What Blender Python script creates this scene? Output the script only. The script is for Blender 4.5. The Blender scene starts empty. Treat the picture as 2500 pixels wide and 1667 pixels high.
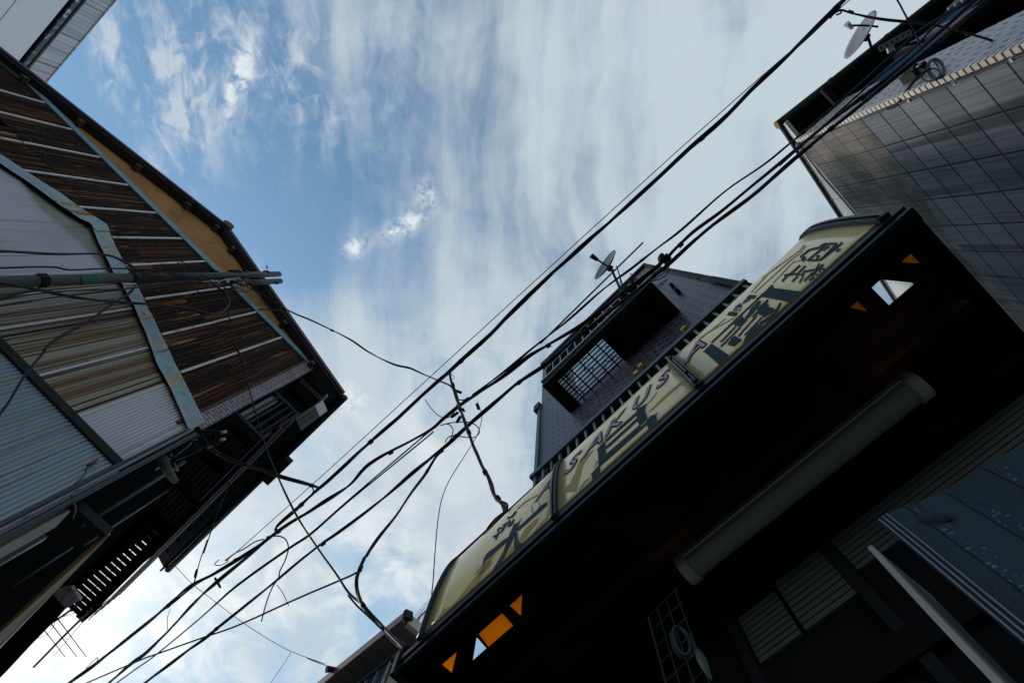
import bpy, bmesh, math, random
from mathutils import Vector, noise as mnoise
from mathutils.geometry import tessellate_polygon
random.seed(11)
D = bpy.data
COL = bpy.context.scene.collection
V3 = Vector

# ------------------------------------------------------------------ camera model
# The photograph looks almost straight up. X runs along the alley, Y towards the shop, Z up.
F_PX, CX, CY, EYE = 1200.0, 1250.0, 833.5, 1.55
def _r(u, v): return V3(((u - CX) / F_PX, (v - CY) / F_PX, 1.0))
ZC = _r(1337.04, 597.41).normalized()
XC = _r(1000, 1584).cross(_r(2211, 516)).cross(ZC).normalized()
if XC.x < 0: XC = -XC
YC = ZC.cross(XC)
CAM = V3((0, 0, EYE))
def W(u, v):
    r = _r(u, v); return V3((r.dot(XC), r.dot(YC), r.dot(ZC)))
def atz(u, v, z):
    w = W(u, v); return w * ((z - EYE) / w.z) + CAM
CR = dict(full=(0, 0, .9408), a1=(0, 0, 2.766), a2=(0, 500, 2.766), a3=(0, 1100, 2.766), a4=(850, 1100, 2.766), a5=(1650, 1100, 2.766),
          a6=(1650, 500, 2.766), a7=(1650, 0, 2.766), a8=(1000, 550, 2.766), b1=(0, 1050, 5.2267), b2=(400, 850, 5.2267), b3=(350, 1050, 5.2267),
          b4=(0, 1300, 5.2267), b5=(400, 600, 5.2267), b6=(1000, 1100, 5.2267), b7=(1300, 900, 5.2267), b8=(1650, 550, 5.2267),
          c1=(1400, 600, 5.2267), c2=(1950, 0, 5.2267), c3=(1000, 880, 7.84), c4=(750, 1467, 3.92), c5=(300, 850, 5.2267), c7=(2050, 250, 5.2267),
          c8=(1500, 1367, 5.2267), d3=(2200, 60, 7.84), s=(0, 0, 1))
def Q(c, *pts):
    x0, y0, s = CR[c]; return [(x0 + a / s, y0 + b / s) for a, b in pts]
class Pl:
    """vertical plane; n points to the camera side"""
    def __init__(s, p, d):
        s.p = V3((p[0], p[1], 0)); s.d = V3((d[0], d[1], 0)).normalized(); s.n = V3((-s.d.y, s.d.x, 0))
        if s.n.dot(-s.p) < 0: s.n = -s.n
    def on(s, u, v, off=0.0):
        w = W(u, v); t = ((s.p + s.n * off).dot(s.n)) / V3((w.x, w.y, 0)).dot(s.n); return w * t + CAM
    def sz(s, u, v, off=0.0):
        P = s.on(u, v, off); return ((P - s.p).dot(s.d), P.z)
    def at(s, a, z, off=0.0): return s.p + s.d * a + s.n * off + V3((0, 0, z))

# ------------------------------------------------------------------ mesh builder
class MB:
    def __init__(s): s.v = []; s.f = []; s.sm = []
    def face(s, pts, smooth=False):
        i = len(s.v); s.v += [V3(p) for p in pts]; s.f.append(list(range(i, i + len(pts)))); s.sm.append(smooth); return s
    def mesh(s, v, f, smooth=False):
        i = len(s.v); s.v += [V3(p) for p in v]; s.f += [[a + i for a in q] for q in f]; s.sm += [smooth] * len(f); return s
    def box8(s, o, a, b, c):
        o, a, b, c = V3(o), V3(a), V3(b), V3(c)
        v = [o, o + a, o + a + b, o + b, o + c, o + a + c, o + a + b + c, o + b + c]
        return s.mesh(v, [(0, 3, 2, 1), (4, 5, 6, 7), (0, 1, 5, 4), (1, 2, 6, 5), (2, 3, 7, 6), (3, 0, 4, 7)])
    def box(s, a, b):
        a, b = V3(a), V3(b); d = b - a; return s.box8(a, (d.x, 0, 0), (0, d.y, 0), (0, 0, d.z))
    def prism(s, pts, vec):
        n = len(pts); pts = [V3(p) for p in pts]; vec = V3(vec); v = pts + [p + vec for p in pts]
        tris = tessellate_polygon([pts]); f = [tuple(t) for t in tris] + [tuple(n + i for i in reversed(t)) for t in tris]
        f += [(i, (i + 1) % n, n + (i + 1) % n, n + i) for i in range(n)]
        return s.mesh(v, f)
    def beam(s, a, b, w, h, up=(0, 0, 1)):
        a, b = V3(a), V3(b); d = (b - a); x = d.normalized(); up = V3(up)
        y = up.cross(x)
        if y.length < 1e-4: y = V3((1, 0, 0)).cross(x)
        y.normalize(); z = x.cross(y); return s.box8(a - y * w / 2 - z * h / 2, d, y * w, z * h)
    def tube(s, pts, r, n=8, closed=False, caps=True):
        pts = [V3(p) for p in pts]; m = len(pts)
        rr = r if hasattr(r, '__len__') else [r] * m
        t0 = (pts[1] - pts[0]).normalized(); u = t0.orthogonal().normalized(); rings = []
        prev = t0
        for i, p in enumerate(pts):
            if closed: t = (pts[(i + 1) % m] - pts[i - 1])
            elif i == 0: t = pts[1] - pts[0]
            elif i == m - 1: t = pts[-1] - pts[-2]
            else: t = (pts[i + 1] - p).normalized() + (p - pts[i - 1]).normalized()
            if t.length < 1e-9: t = prev
            t = t.normalized(); q = prev.rotation_difference(t); u = (q @ u); u = (u - t * u.dot(t)).normalized(); prev = t
            w = t.cross(u); rings.append([p + (u * math.cos(a) + w * math.sin(a)) * rr[i] for a in [k * 2 * math.pi / n for k in range(n)]])
        b = len(s.v); s.v += [q for g in rings for q in g]
        for i in range(m if closed else m - 1):
            j = (i + 1) % m
            for k in range(n):
                s.f.append([b + i * n + k, b + i * n + (k + 1) % n, b + j * n + (k + 1) % n, b + j * n + k]); s.sm.append(True)
        if caps and not closed:
            s.f.append([b + k for k in reversed(range(n))]); s.sm.append(False)
            s.f.append([b + (m - 1) * n + k for k in range(n)]); s.sm.append(False)
        return s
    def grid(s, fn, nu, nv, smooth=True):
        v = [fn(i / nu, j / nv) for i in range(nu + 1) for j in range(nv + 1)]; k = nv + 1
        return s.mesh(v, [(i * k + j, i * k + j + 1, (i + 1) * k + j + 1, (i + 1) * k + j) for i in range(nu) for j in range(nv)], smooth)
    def build(s, name, m, parent=None, flip=False):
        o0 = V3((0, 0, 0)); q = parent
        while q is not None: o0 += q.location; q = q.parent
        me = D.meshes.new(name); me.from_pydata([tuple(p - o0) for p in s.v], [], s.f)
        for p, sm in zip(me.polygons, s.sm): p.use_smooth = sm
        bm = bmesh.new(); bm.from_mesh(me); bmesh.ops.remove_doubles(bm, verts=bm.verts, dist=1e-5) if len(s.v) < 60000 else None
        bmesh.ops.recalc_face_normals(bm, faces=bm.faces); bm.to_mesh(me); bm.free()
        me.materials.append(m); o = D.objects.new(name, me); COL.objects.link(o)
        if parent: o.parent = parent
        return o
def tag(o, label=None, cat=None, group=None, kind=None):
    if label: o['label'] = label
    if cat: o['category'] = cat
    if group: o['group'] = group
    if kind: o['kind'] = kind
    return o
def thing(name, label, cat, loc=(0, 0, 0), group=None):
    o = D.objects.new(name, None); o.location = loc; COL.objects.link(o); return tag(o, label, cat, group)

# ------------------------------------------------------------------ materials
def mat(name, col, rough=.7, metal=0., layers=(), bump=None, trans=0., spec=.22):
    m = D.materials.new(name); m.use_nodes = True; nt = m.node_tree; b = nt.nodes['Principled BSDF']
    b.inputs['Roughness'].default_value = rough; b.inputs['Metallic'].default_value = metal; b.inputs['Specular IOR Level'].default_value = spec
    tc = nt.nodes.new('ShaderNodeTexCoord'); cur = None
    c0 = nt.nodes.new('ShaderNodeRGB'); c0.outputs[0].default_value = (*col, 1); cur = c0.outputs[0]
    def nz(scale, sc, det, dist=0.):
        mp = nt.nodes.new('ShaderNodeMapping'); mp.inputs['Scale'].default_value = scale; nt.links.new(tc.outputs['Object'], mp.inputs[0])
        mp.inputs['Location'].default_value = (random.random() * 9, random.random() * 9, random.random() * 9)
        n = nt.nodes.new('ShaderNodeTexNoise'); n.inputs['Scale'].default_value = sc; n.inputs['Detail'].default_value = det
        n.inputs['Distortion'].default_value = dist; nt.links.new(mp.outputs[0], n.inputs['Vector']); return n.outputs[0]
    for (scale, sc, det, lo, hi, c2) in layers:
        r = nt.nodes.new('ShaderNodeMapRange'); r.interpolation_type = 'SMOOTHSTEP'
        r.inputs['From Min'].default_value = lo; r.inputs['From Max'].default_value = hi; nt.links.new(nz(scale, sc, det), r.inputs[0])
        mx = nt.nodes.new('ShaderNodeMix'); mx.data_type = 'RGBA'; nt.links.new(r.outputs[0], mx.inputs[0]); nt.links.new(cur, mx.inputs[6])
        mx.inputs[7].default_value = (*c2, 1); cur = mx.outputs[2]
    nt.links.new(cur, b.inputs['Base Color'])
    if bump:
        bp = nt.nodes.new('ShaderNodeBump'); bp.inputs['Strength'].default_value = bump[2]; bp.inputs['Distance'].default_value = bump[3]
        nt.links.new(nz(bump[0], bump[1], 5), bp.inputs['Height']); nt.links.new(bp.outputs[0], b.inputs['Normal'])
    if trans:
        t = nt.nodes.new('ShaderNodeBsdfTranslucent'); nt.links.new(cur, t.inputs[0]); mix = nt.nodes.new('ShaderNodeMixShader')
        mix.inputs[0].default_value = trans; nt.links.new(b.outputs[0], mix.inputs[1]); nt.links.new(t.outputs[0], mix.inputs[2])
        nt.links.new(mix.outputs[0], nt.nodes['Material Output'].inputs[0])
    return m
def brickmat(name, cols, mortar, bw, bh, mort, axis, rough=.6, offset=.5, layers=(), bump=.6, vary=.0):
    """axis: (mapping of object coords) tuple of two axes used as brick x / brick y"""
    m = D.materials.new(name); m.use_nodes = True; nt = m.node_tree; b = nt.nodes['Principled BSDF']; b.inputs['Roughness'].default_value = rough
    tc = nt.nodes.new('ShaderNodeTexCoord'); sp = nt.nodes.new('ShaderNodeSeparateXYZ'); cb = nt.nodes.new('ShaderNodeCombineXYZ')
    nt.links.new(tc.outputs['Object'], sp.inputs[0]); nt.links.new(sp.outputs[axis[0]], cb.inputs[0]); nt.links.new(sp.outputs[axis[1]], cb.inputs[1])
    br = nt.nodes.new('ShaderNodeTexBrick'); nt.links.new(cb.outputs[0], br.inputs['Vector']); br.inputs['Scale'].default_value = 1
    br.inputs['Brick Width'].default_value = bw; br.inputs['Row Height'].default_value = bh; br.inputs['Mortar Size'].default_value = mort
    br.inputs['Mortar Smooth'].default_value = .1; br.inputs['Color1'].default_value = (*cols[0], 1); br.inputs['Color2'].default_value = (*cols[1], 1)
    br.inputs['Mortar'].default_value = (*mortar, 1); br.offset = offset; br.inputs['Bias'].default_value = vary
    cur = br.outputs['Color']
    for (scale, sc, det, lo, hi, c2, mode) in layers:
        mp = nt.nodes.new('ShaderNodeMapping'); mp.inputs['Scale'].default_value = scale; nt.links.new(tc.outputs['Object'], mp.inputs[0])
        n = nt.nodes.new('ShaderNodeTexNoise'); n.inputs['Scale'].default_value = sc; n.inputs['Detail'].default_value = det; nt.links.new(mp.outputs[0], n.inputs['Vector'])
        r = nt.nodes.new('ShaderNodeMapRange'); r.interpolation_type = 'SMOOTHSTEP'; r.inputs['From Min'].default_value = lo; r.inputs['From Max'].default_value = hi
        nt.links.new(n.outputs[0], r.inputs[0]); mx = nt.nodes.new('ShaderNodeMix'); mx.data_type = 'RGBA'; mx.blend_type = mode
        nt.links.new(r.outputs[0], mx.inputs[0]); nt.links.new(cur, mx.inputs[6]); mx.inputs[7].default_value = (*c2, 1); cur = mx.outputs[2]
    nt.links.new(cur, b.inputs['Base Color'])
    bp = nt.nodes.new('ShaderNodeBump'); bp.inputs['Strength'].default_value = bump; bp.inputs['Distance'].default_value = .006; bp.invert = True
    nt.links.new(br.outputs['Fac'], bp.inputs['Height']); nt.links.new(bp.outputs[0], b.inputs['Normal'])
    return m
M = {}
M['rust'] = mat('rusted_corrugated_iron', (.022, .012, .009), .85, 0, [
    ((1, .7, .5), 1.2, 4, .50, .75, (.040, .026, .025)), ((1, 70, .12), 1, 1, .50, .66, (.115, .042, .014)), ((1, 5, .55), 1.3, 9, .53, .66, (.150, .058, .021)), ((1, 50, .10), 1, 1, .52, .62, (.016, .009, .007)), ((1, 84, .14), 1, 1, .64, .78, (.34, .19, .085)),
    ((1, 62, .16), 1, 2, .53, .62, (.010, .006, .005)), ((1, 12, .7), 1.8, 9, .63, .72, (.30, .17, .08)), ((1, 3, 2), 2.2, 9, .64, .76, (.080, .062, .062)), ((1, 24, 20), 2.2, 3, .70, .74, (.24, .20, .19))], ((1, 8, 2), 6, .4, .004))
M['rust2'] = mat('brown_rusted_iron', (.026, .014, .010), .85, 0, [((1, .9, .7), 1.2, 4, .5, .72, (.026, .017, .015)), ((1, 66, .12), 1, 1, .48, .66, (.135, .050, .017)), ((1, 5, .55), 1.3, 9, .50, .64, (.175, .070, .026)), ((1, 50, .10), 1, 1, .52, .62, (.016, .009, .007)),
    ((1, 88, .15), 1, 1, .63, .76, (.38, .22, .10)), ((1, 58, .16), 1, 2, .52, .61, (.010, .006, .005)), ((1, 12, .8), 1.6, 9, .60, .70, (.36, .22, .11))], ((1, 8, 2), 6, .4, .004))
M['white_tin'] = mat('white_painted_tin', (.56, .55, .58), .55, 0, [((1, 1.2, .6), 1.1, 4, .45, .8, (.42, .43, .45)), ((1, 50, .2), 1, 2, .60, .72, (.33, .30, .27)), ((1, 6, .3), 1, 4, .60, .72, (.42, .36, .27)), ((1, 9, 6), 3, 3, .74, .78, (.12, .10, .10))])
M['stain_tin'] = mat('rust_stained_tin', (.40, .39, .33), .6, 0, [((1, 2.2, .2), 1, 4, .45, .65, (.27, .27, .22)), ((1, 3, .5), 1.2, 6, .52, .66, (.25, .19, .12)), ((1, 9, .12), 1, 3, .50, .66, (.20, .12, .065)), ((1, 62, .2), 1, 2, .50, .60, (.135, .075, .040)), ((1, 30, .14), 1, 3, .56, .64, (.040, .021, .014)), ((1, 60, .2), 1, 2, .60, .68, (.50, .47, .39)), ((1, 4, 3), 2, 9, .62, .74, (.20, .15, .09))])
M['olive_tin'] = mat('weathered_olive_tin', (.34, .35, .30), .6, 0, [((1, 2, .3), 1, 4, .4, .7, (.26, .27, .24)), ((1, 24, .4), 1, 4, .6, .72, (.14, .10, .07))])
M['blue_tin'] = mat('blue_grey_tin', (.30, .375, .41), .5, 0, [((1, 2, .3), 1, 4, .4, .8, (.21, .275, .31)), ((1, 20, .2), 1, 3, .60, .72, (.31, .29, .20)), ((1, 50, .2), 1, 2, .60, .7, (.17, .19, .20)), ((1, 10, 8), 2, 3, .72, .76, (.08, .08, .08))])
M['flash'] = mat('blue_painted_flashing', (.25, .345, .385), .5, 0, [((1, 1.5, 1.5), 2, 5, .4, .75, (.33, .39, .40)), ((1, 5, .3), 1.6, 6, .54, .64, (.42, .33, .18)), ((1, 9, .35), 1.3, 5, .60, .66, (.24, .11, .03)), ((1, 3, 3), 4, 5, .62, .7, (.17, .25, .28))], ((1, 1, 1), 5, .8, .05))
M['trim_blue'] = mat('blue_trim_paint', (.17, .29, .345), .5, 0, [((1, 2, 1), 2, 4, .5, .75, (.12, .21, .25))])
M['ochre'] = mat('ochre_plaster', (.37, .185, .058), .95, 0, [((1, 2, 1.4), 1.8, 9, .50, .66, (.20, .115, .05)), ((1, 1, 1), 2.2, 6, .45, .7, (.28, .15, .055)), ((1, 1, 1), 14, 4, .6, .75, (.20, .15, .07)), ((1, 1, 1), 40, 2, .5, .8, (.40, .21, .075))], ((1, 1, 1), 60, .5, .01))
M['purple_brown'] = mat('purple_brown_metal', (.055, .042, .05), .45, 0, [((1, 1, 1), 6, 4, .5, .8, (.03, .025, .03))])
M['roof_tile'] = mat('dark_roof', (.04, .04, .045), .6)
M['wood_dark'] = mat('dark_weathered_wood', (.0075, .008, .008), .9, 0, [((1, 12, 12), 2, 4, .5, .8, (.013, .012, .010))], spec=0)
M['wood_grey'] = mat('dull_timber', (.085, .07, .045), .85, 0, [((3, 3, 12), 3, 4, .4, .8, (.05, .04, .026))])
M['white_batten'] = mat('white_batten_paint', (.60, .56, .53), .6, 0, [((1, 1, .8), 4, 4, .55, .72, (.38, .27, .16)), ((1, 1, 3), 6, 4, .68, .75, (.18, .10, .05))])
M['dark_metal'] = mat('dark_metal', (.014, .017, .018), .6, .0, [((1, 1, 1), 9, 4, .5, .8, (.024, .024, .023))], spec=.15)
M['steel'] = mat('galvanised_steel', (.28, .29, .30), .45, .6, [((1, 1, 1), 8, 4, .5, .8, (.18, .17, .16))])
M['dull_steel'] = mat('dull_steel_tube', (.20, .21, .22), .45, .5, [((1, 1, 1), 5, 5, .55, .75, (.10, .07, .05))])
M['cable'] = mat('black_cable_sheath', (.009, .011, .013), .6, spec=.25)
M['cable_grey'] = mat('grey_cable_sheath', (.06, .07, .075), .5)
M['cable_red'] = mat('red_cord', (.65, .07, .16), .6)
M['bamboo'] = mat('tan_pole', (.22, .13, .06), .6)
M['pole'] = mat('painted_pole_steel', (.060, .066, .066), .6, .1, [((1, 1, .6), 3, 5, .5, .7, (.036, .040, .032)), ((1, 1, .5), 9, 6, .58, .70, (.11, .10, .07)), ((1, 1, 1), 16, 4, .62, .7, (.022, .022, .020))])
M['pole_green'] = mat('flaking_green_paint', (.03, .13, .09), .6, 0, [((1, 1, .5), 18, 5, .5, .6, (.12, .13, .13))])
M['concrete_board'] = None
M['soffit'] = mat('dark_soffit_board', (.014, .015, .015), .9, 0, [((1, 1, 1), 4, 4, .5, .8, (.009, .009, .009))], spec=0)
M['eave_brown'] = mat('brown_flashing', (.055, .032, .026), .6)
M['parapet'] = mat('pale_render_panel', (.68, .69, .66), .9, 0, [((1, 1, 1), 30, 3, .45, .7, (.56, .57, .55))], ((1, 1, 1), 90, .4, .004))
M['green_gutter'] = mat('dark_green_gutter', (.020, .027, .025), .7, 0, [((1, 1, 1), 12, 5, .5, .75, (.032, .036, .030))], spec=.12)
M['teal_trim'] = mat('teal_grey_trim', (.05, .085, .085), .4, .2)
M['glass'] = mat('blue_window_glass', (.05, .17, .27), .08, 0, spec=.5)
M['glass_dark'] = mat('dark_glass', (.006, .008, .01), .1, 0, spec=.5)
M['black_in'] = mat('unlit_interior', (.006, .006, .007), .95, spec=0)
M['frame_blue'] = mat('dark_blue_frame', (.022, .036, .046), .42, .3, [((1, 1, 1), 7, 4, .5, .8, (.030, .045, .055))])
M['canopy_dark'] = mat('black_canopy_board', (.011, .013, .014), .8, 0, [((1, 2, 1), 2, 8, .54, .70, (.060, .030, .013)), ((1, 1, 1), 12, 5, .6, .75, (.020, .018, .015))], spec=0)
M['cream'] = mat('cream_sign_acrylic', (.84, .67, .32), .2, 0, [((2, 1, 1), 1.2, 3, .4, .75, (.77, .61, .28)), ((1.2, 6, 6), 2.2, 5, .62, .72, (.56, .46, .27))], spec=.5)
M['letter'] = mat('slate_blue_lettering', (.022, .050, .075), .7, spec=.08)
M['mauve'] = mat('mauve_lettering', (.46, .33, .46), .7, spec=.1)
M['ink'] = mat('dark_outline_ink', (.015, .015, .025), .8, spec=.05)
M['olive'] = mat('olive_brush_paint', (.36, .29, .10), .6, 0, [((1, 1, 1), 9, 5, .4, .7, (.38, .31, .14))])
M['orange'] = mat('orange_translucent_sheet', (1, .50, .012), .5, 0, [((6, 1, 1), 2, 5, .45, .75, (.90, .38, .006)), ((30, 3, 1), 1, 5, .62, .7, (.40, .16, .01))], trans=.88)
M['lamp_white'] = mat('dusty_white_enamel', (.55, .53, .44), .5)
M['lamp_diff'] = mat('unlit_grey_diffuser', (.30, .33, .31), .4)
M['shutter'] = mat('grey_shutter_slat', (.10, .115, .11), .6, 0, [((.5, 1, 1), 2, 3, .4, .8, (.07, .075, .07))])
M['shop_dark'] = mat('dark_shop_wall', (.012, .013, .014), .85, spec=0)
M['tarp'] = mat('dark_blue_tarpaulin', (.026, .045, .056), .7, 0, [((2, 2, 2), 2, 4, .4, .7, (.019, .034, .043)), ((90, 90, 90), 2, 2, .5, .6, (.030, .050, .060))], ((220, 220, 220), 1, .3, .002))
M['tarp_seam'] = mat('shiny_tape_seam', (.018, .032, .042), .35, 0, [((30, 30, 60), 2, 4, .58, .68, (.12, .16, .18))])
M['stitch'] = mat('grey_hem_thread', (.20, .25, .27), .6)
M['board_white'] = mat('white_board', (.34, .34, .325), .8, 0, [((1, 1, 1), 6, 4, .45, .75, (.25, .25, .235))])
M['umb'] = mat('grey_green_umbrella_cloth', (.05, .066, .060), .8, spec=.05)
M['dish'] = mat('grey_dish_enamel', (.30, .30, .305), .5, 0, [((2, 2, 14), 2, 5, .45, .7, (.23, .235, .24)), ((1, 1, 1), 14, 4, .6, .7, (.18, .185, .19))])
M['dish_dark'] = mat('weathered_dish_enamel', (.20, .23, .235), .5, 0, [((1, 1, 1), 9, 5, .5, .75, (.13, .15, .16))])
M['red_mark'] = mat('red_print', (.5, .05, .05), .5)
M['plastic_white'] = mat('white_plastic', (.5, .5, .47), .5)
M['yellow'] = mat('yellow_plastic', (.62, .42, .10), .5)
M['brown_wood_box'] = mat('rusty_bracket', (.14, .06, .03), .6)
M['tower'] = mat('pale_grey_panel', (.66, .655, .65), .6, 0, [((1, 1, 1), .8, 3, .4, .8, (.62, .62, .63))])
M['tower_streak'] = mat('streaked_grey_panel', (.50, .49, .52), .6, 0, [((14, 14, .25), 1, 5, .4, .62, (.30, .315, .34)), ((40, 40, .4), 1, 4, .55, .7, (.22, .235, .25))])
M['tower_ledge'] = mat('peeling_ledge', (.10, .11, .12), .8, 0, [((1, 1, 1), 9, 6, .55, .6, (.45, .46, .46))])
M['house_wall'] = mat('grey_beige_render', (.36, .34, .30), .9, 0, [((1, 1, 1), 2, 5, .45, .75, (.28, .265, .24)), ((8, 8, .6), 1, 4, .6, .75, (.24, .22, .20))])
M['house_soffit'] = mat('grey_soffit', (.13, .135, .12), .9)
M['house_fascia'] = mat('purple_grey_fascia', (.15, .11, .115), .6)
M['corr_brown'] = mat('brown_plastic_sheet', (.028, .024, .020), .5, 0, [((1, 3, 1), 2, 4, .5, .8, (.018, .016, .015))])
M['brushed'] = mat('brushed_panel', (.5, .46, .48), .5, 0, [((3, 60, 60), 1, 4, .5, .62, (.16, .15, .17))])
M['rack'] = mat('dark_wire', (.035, .04, .04), .6, spec=.1)
M['asphalt'] = mat('alley_paving', (.15, .148, .14), .9, 0, [((1, 1, 1), 3, 5, .4, .7, (.11, .11, .105))])
M['beige_pipe'] = mat('mottled_pipe', (.075, .072, .058), .8, 0, [((1, 1, 1), 12, 5, .5, .65, (.12, .11, .09))])
M['brickp'] = brickmat('purple_brick_tile', ((.140, .104, .146), (.066, .058, .090)), (.005, .005, .009), .195, .0845, .019, (0, 2), .45, .5,
    [((1, 1, 1), 1.3, 4, .45, .75, (.70, .78, .86), 'MULTIPLY'), ((1, 1, 12), 6, 2, .55, .75, (1.5, 1.4, 1.45), 'MULTIPLY')], .8)
M['quoin'] = brickmat('pink_grey_brick', ((.30, .17, .165), (.27, .27, .30)), (.035, .04, .045), .115, .05, .006, (1, 2), .6, .5, [((1, 1, 1), 3, 4, .45, .7, (.75, .75, .78), 'MULTIPLY')], .7)
M['tile'] = brickmat('white_narrow_tile', ((.66, .61, .58), (.50, .46, .45)), (.04, .04, .045), .235, .0795, .012, (0, 2), .4, .5, [((1, 1, 1), 1, 4, .5, .8, (.78, .76, .76), 'MULTIPLY')], .9)
M['tile_end'] = brickmat('cream_corner_tile', ((.72, .65, .53), (.62, .54, .44)), (.06, .035, .02), .5, .0795, .012, (1, 2), .35, 0, (), .9)
M['concrete'] = brickmat('board_marked_concrete', ((.235, .24, .245), (.145, .155, .162)), (.022, .024, .026), .462, .332, .011, (1, 2), .9, 0,
    [((1, 34, .5), 1, 6, .42, .68, (.62, .65, .68), 'MULTIPLY'), ((1, 60, 4), 1, 3, .55, .75, (.72, .74, .76), 'MULTIPLY'), ((1, 1.3, .5), 1.2, 5, .45, .68, (.60, .66, .66), 'MULTIPLY'), ((1, 2.6, .12), 1.1, 3, .56, .66, (.40, .44, .44), 'MULTIPLY')], .5)
M['concrete_warm'] = brickmat('warm_stained_concrete', ((.265, .225, .185), (.175, .16, .142)), (.05, .046, .042), .462, .332, .008, (1, 2), .9, 0,
    [((1, 34, .5), 1, 6, .42, .68, (.62, .62, .62), 'MULTIPLY'), ((1, 1.6, 1.2), 1.4, 5, .42, .62, (.48, .56, .52), 'MULTIPLY'), ((1, 60, 4), 1, 3, .5, .7, (.75, .74, .72), 'MULTIPLY')], .4)

# ------------------------------------------------------------------ sky (world), sun, camera
SUN = W(60, 1500).normalized()
SEL = math.asin(SUN.z)
def make_world():
    w = D.worlds.new("World"); bpy.context.scene.world = w; w.use_nodes = True; nt = w.node_tree; nt.nodes.clear()
    L = nt.links.new
    def val(x):
        return x
    def mth(op, a, b=None, c=None, clamp=False):
        n = nt.nodes.new('ShaderNodeMath'); n.operation = op; n.use_clamp = clamp
        for i, x in enumerate((a, b, c)):
            if x is None: continue
            if isinstance(x, (int, float)): n.inputs[i].default_value = x
            else: L(x, n.inputs[i])
        return n.outputs[0]
    def add(a, b): return mth('ADD', a, b)
    def mul(a, b): return mth('MULTIPLY', a, b)
    def sstep(x, lo, hi):
        n = nt.nodes.new('ShaderNodeMapRange'); n.interpolation_type = 'SMOOTHSTEP'; inv = lo > hi; n.inputs['From Min'].default_value = min(lo, hi); n.inputs['From Max'].default_value = max(lo, hi)
        L(x, n.inputs[0]); return mth('SUBTRACT', 1., n.outputs[0]) if inv else n.outputs[0]
    def comb(x, y, z=0.):
        n = nt.nodes.new('ShaderNodeCombineXYZ')
        for i, q in enumerate((x, y, z)):
            if isinstance(q, (int, float)): n.inputs[i].default_value = q
            else: L(q, n.inputs[i])
        return n.outputs[0]
    def noise(vec, sc, det=6, rough=.55, dist=0.):
        n = nt.nodes.new('ShaderNodeTexNoise'); n.inputs['Scale'].default_value = sc; n.inputs['Detail'].default_value = det
        n.inputs['Roughness'].default_value = rough; n.inputs['Distortion'].default_value = dist; L(vec, n.inputs['Vector']); return n.outputs[0]
    def mix(f, a, b):
        n = nt.nodes.new('ShaderNodeMix'); n.data_type = 'RGBA'
        if isinstance(f, (int, float)): n.inputs[0].default_value = f
        else: L(f, n.inputs[0])
        for i, x in ((6, a), (7, b)):
            if isinstance(x, tuple): n.inputs[i].default_value = (*x, 1)
            else: L(x, n.inputs[i])
        return n.outputs[2]
    tc = nt.nodes.new('ShaderNodeTexCoord'); sp = nt.nodes.new('ShaderNodeSeparateXYZ'); L(tc.outputs['Generated'], sp.inputs[0])
    X, Y, Z = sp.outputs; iz = mth('DIVIDE', 1., mth('MAXIMUM', Z, .08))
    # cloud layer plane, turned so that q2 follows the cirrus streaks
    ca, sa = .697, .717
    q1 = mul(add(mul(X, ca), mul(Y, sa)), iz); q2 = mul(add(mul(X, -sa), mul(Y, ca)), iz)
    def qp(u, v):
        w0 = W(u, v); return ((w0.x * ca + w0.y * sa) / w0.z, (-w0.x * sa + w0.y * ca) / w0.z)
    wv = noise(comb(q1, q2), 2.6, 5); wv2 = noise(comb(q1, q2, 5.), 2.6, 5)
    a1 = add(q1, mul(add(wv, -.5), .13)); a2 = add(q2, mul(add(wv2, -.5), .20))
    def blob(u, v, ru, rv, ang=0.):
        x0, y0 = qp(u, v); c, s = math.cos(ang), math.sin(ang)
        dx, dy = add(q1, -x0), add(q2, -y0)
        e1 = mul(add(mul(dx, c), mul(dy, s)), 1200. / ru); e2 = mul(add(mul(dx, -s), mul(dy, c)), 1200. / rv)
        return mth('POWER', 2.718, mul(add(mul(e1, e1), mul(e2, e2)), -1.))
    def allb(bs):
        t = None
        for b in bs:
            q = blob(*b[:-1]) if False else mul(blob(*b[0]), b[1]); t = q if t is None else add(t, q)
        return t
    streak = noise(comb(mul(a1, 6.0), mul(a2, 1.1)), 1., 7, .55)
    fine = mth('MULTIPLY_ADD', noise(comb(mul(a1, 34.), mul(a2, 24.)), 1., 10, .62, .6), .45, mul(noise(comb(mul(a1, 13.), mul(a2, 6.)), 1., 9, .58, .4), .6))
    soft = noise(comb(a1, a2, 3.), 3.2, 6, .5)
    mott = noise(comb(a1, a2, 9.), 6.5, 8, .6, .4)
    # general veil: grows to the right and towards the lower part
    veil = allb([((1250, 250, 520, 520), .36), ((1780, 480, 560, 650), .56), ((1000, 1300, 800, 420), .78), ((950, 850, 420, 300), .34), ((2150, 100, 500, 500), .5),
                 ((300, 1500, 500, 400), .5), ((700, 1000, 260, 260), .3)])
    blue = allb([((620, 420, 330, 210, 1.25), .34), ((800, 560, 250, 150, 1.3), .20), ((240, 220, 230, 200), .30), ((1440, 330, 160, 330, .25), .18), ((1000, 950, 120, 70), .16), ((770, 1290, 170, 110), .12)])
    vein = noise(comb(mul(a1, 22.), mul(a2, 3.2)), 1., 8, .6, .3)
    d = add(add(add(add(veil, mul(add(vein, -.5), .55)), mul(add(mott, -.5), .7)), mul(add(streak, -.5), 1.9)), mul(add(soft, -.5), .9)); d = add(d, mul(blue, -1.35)); d = add(d, .06)
    dens = sstep(d, .0, 1.0)
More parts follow.
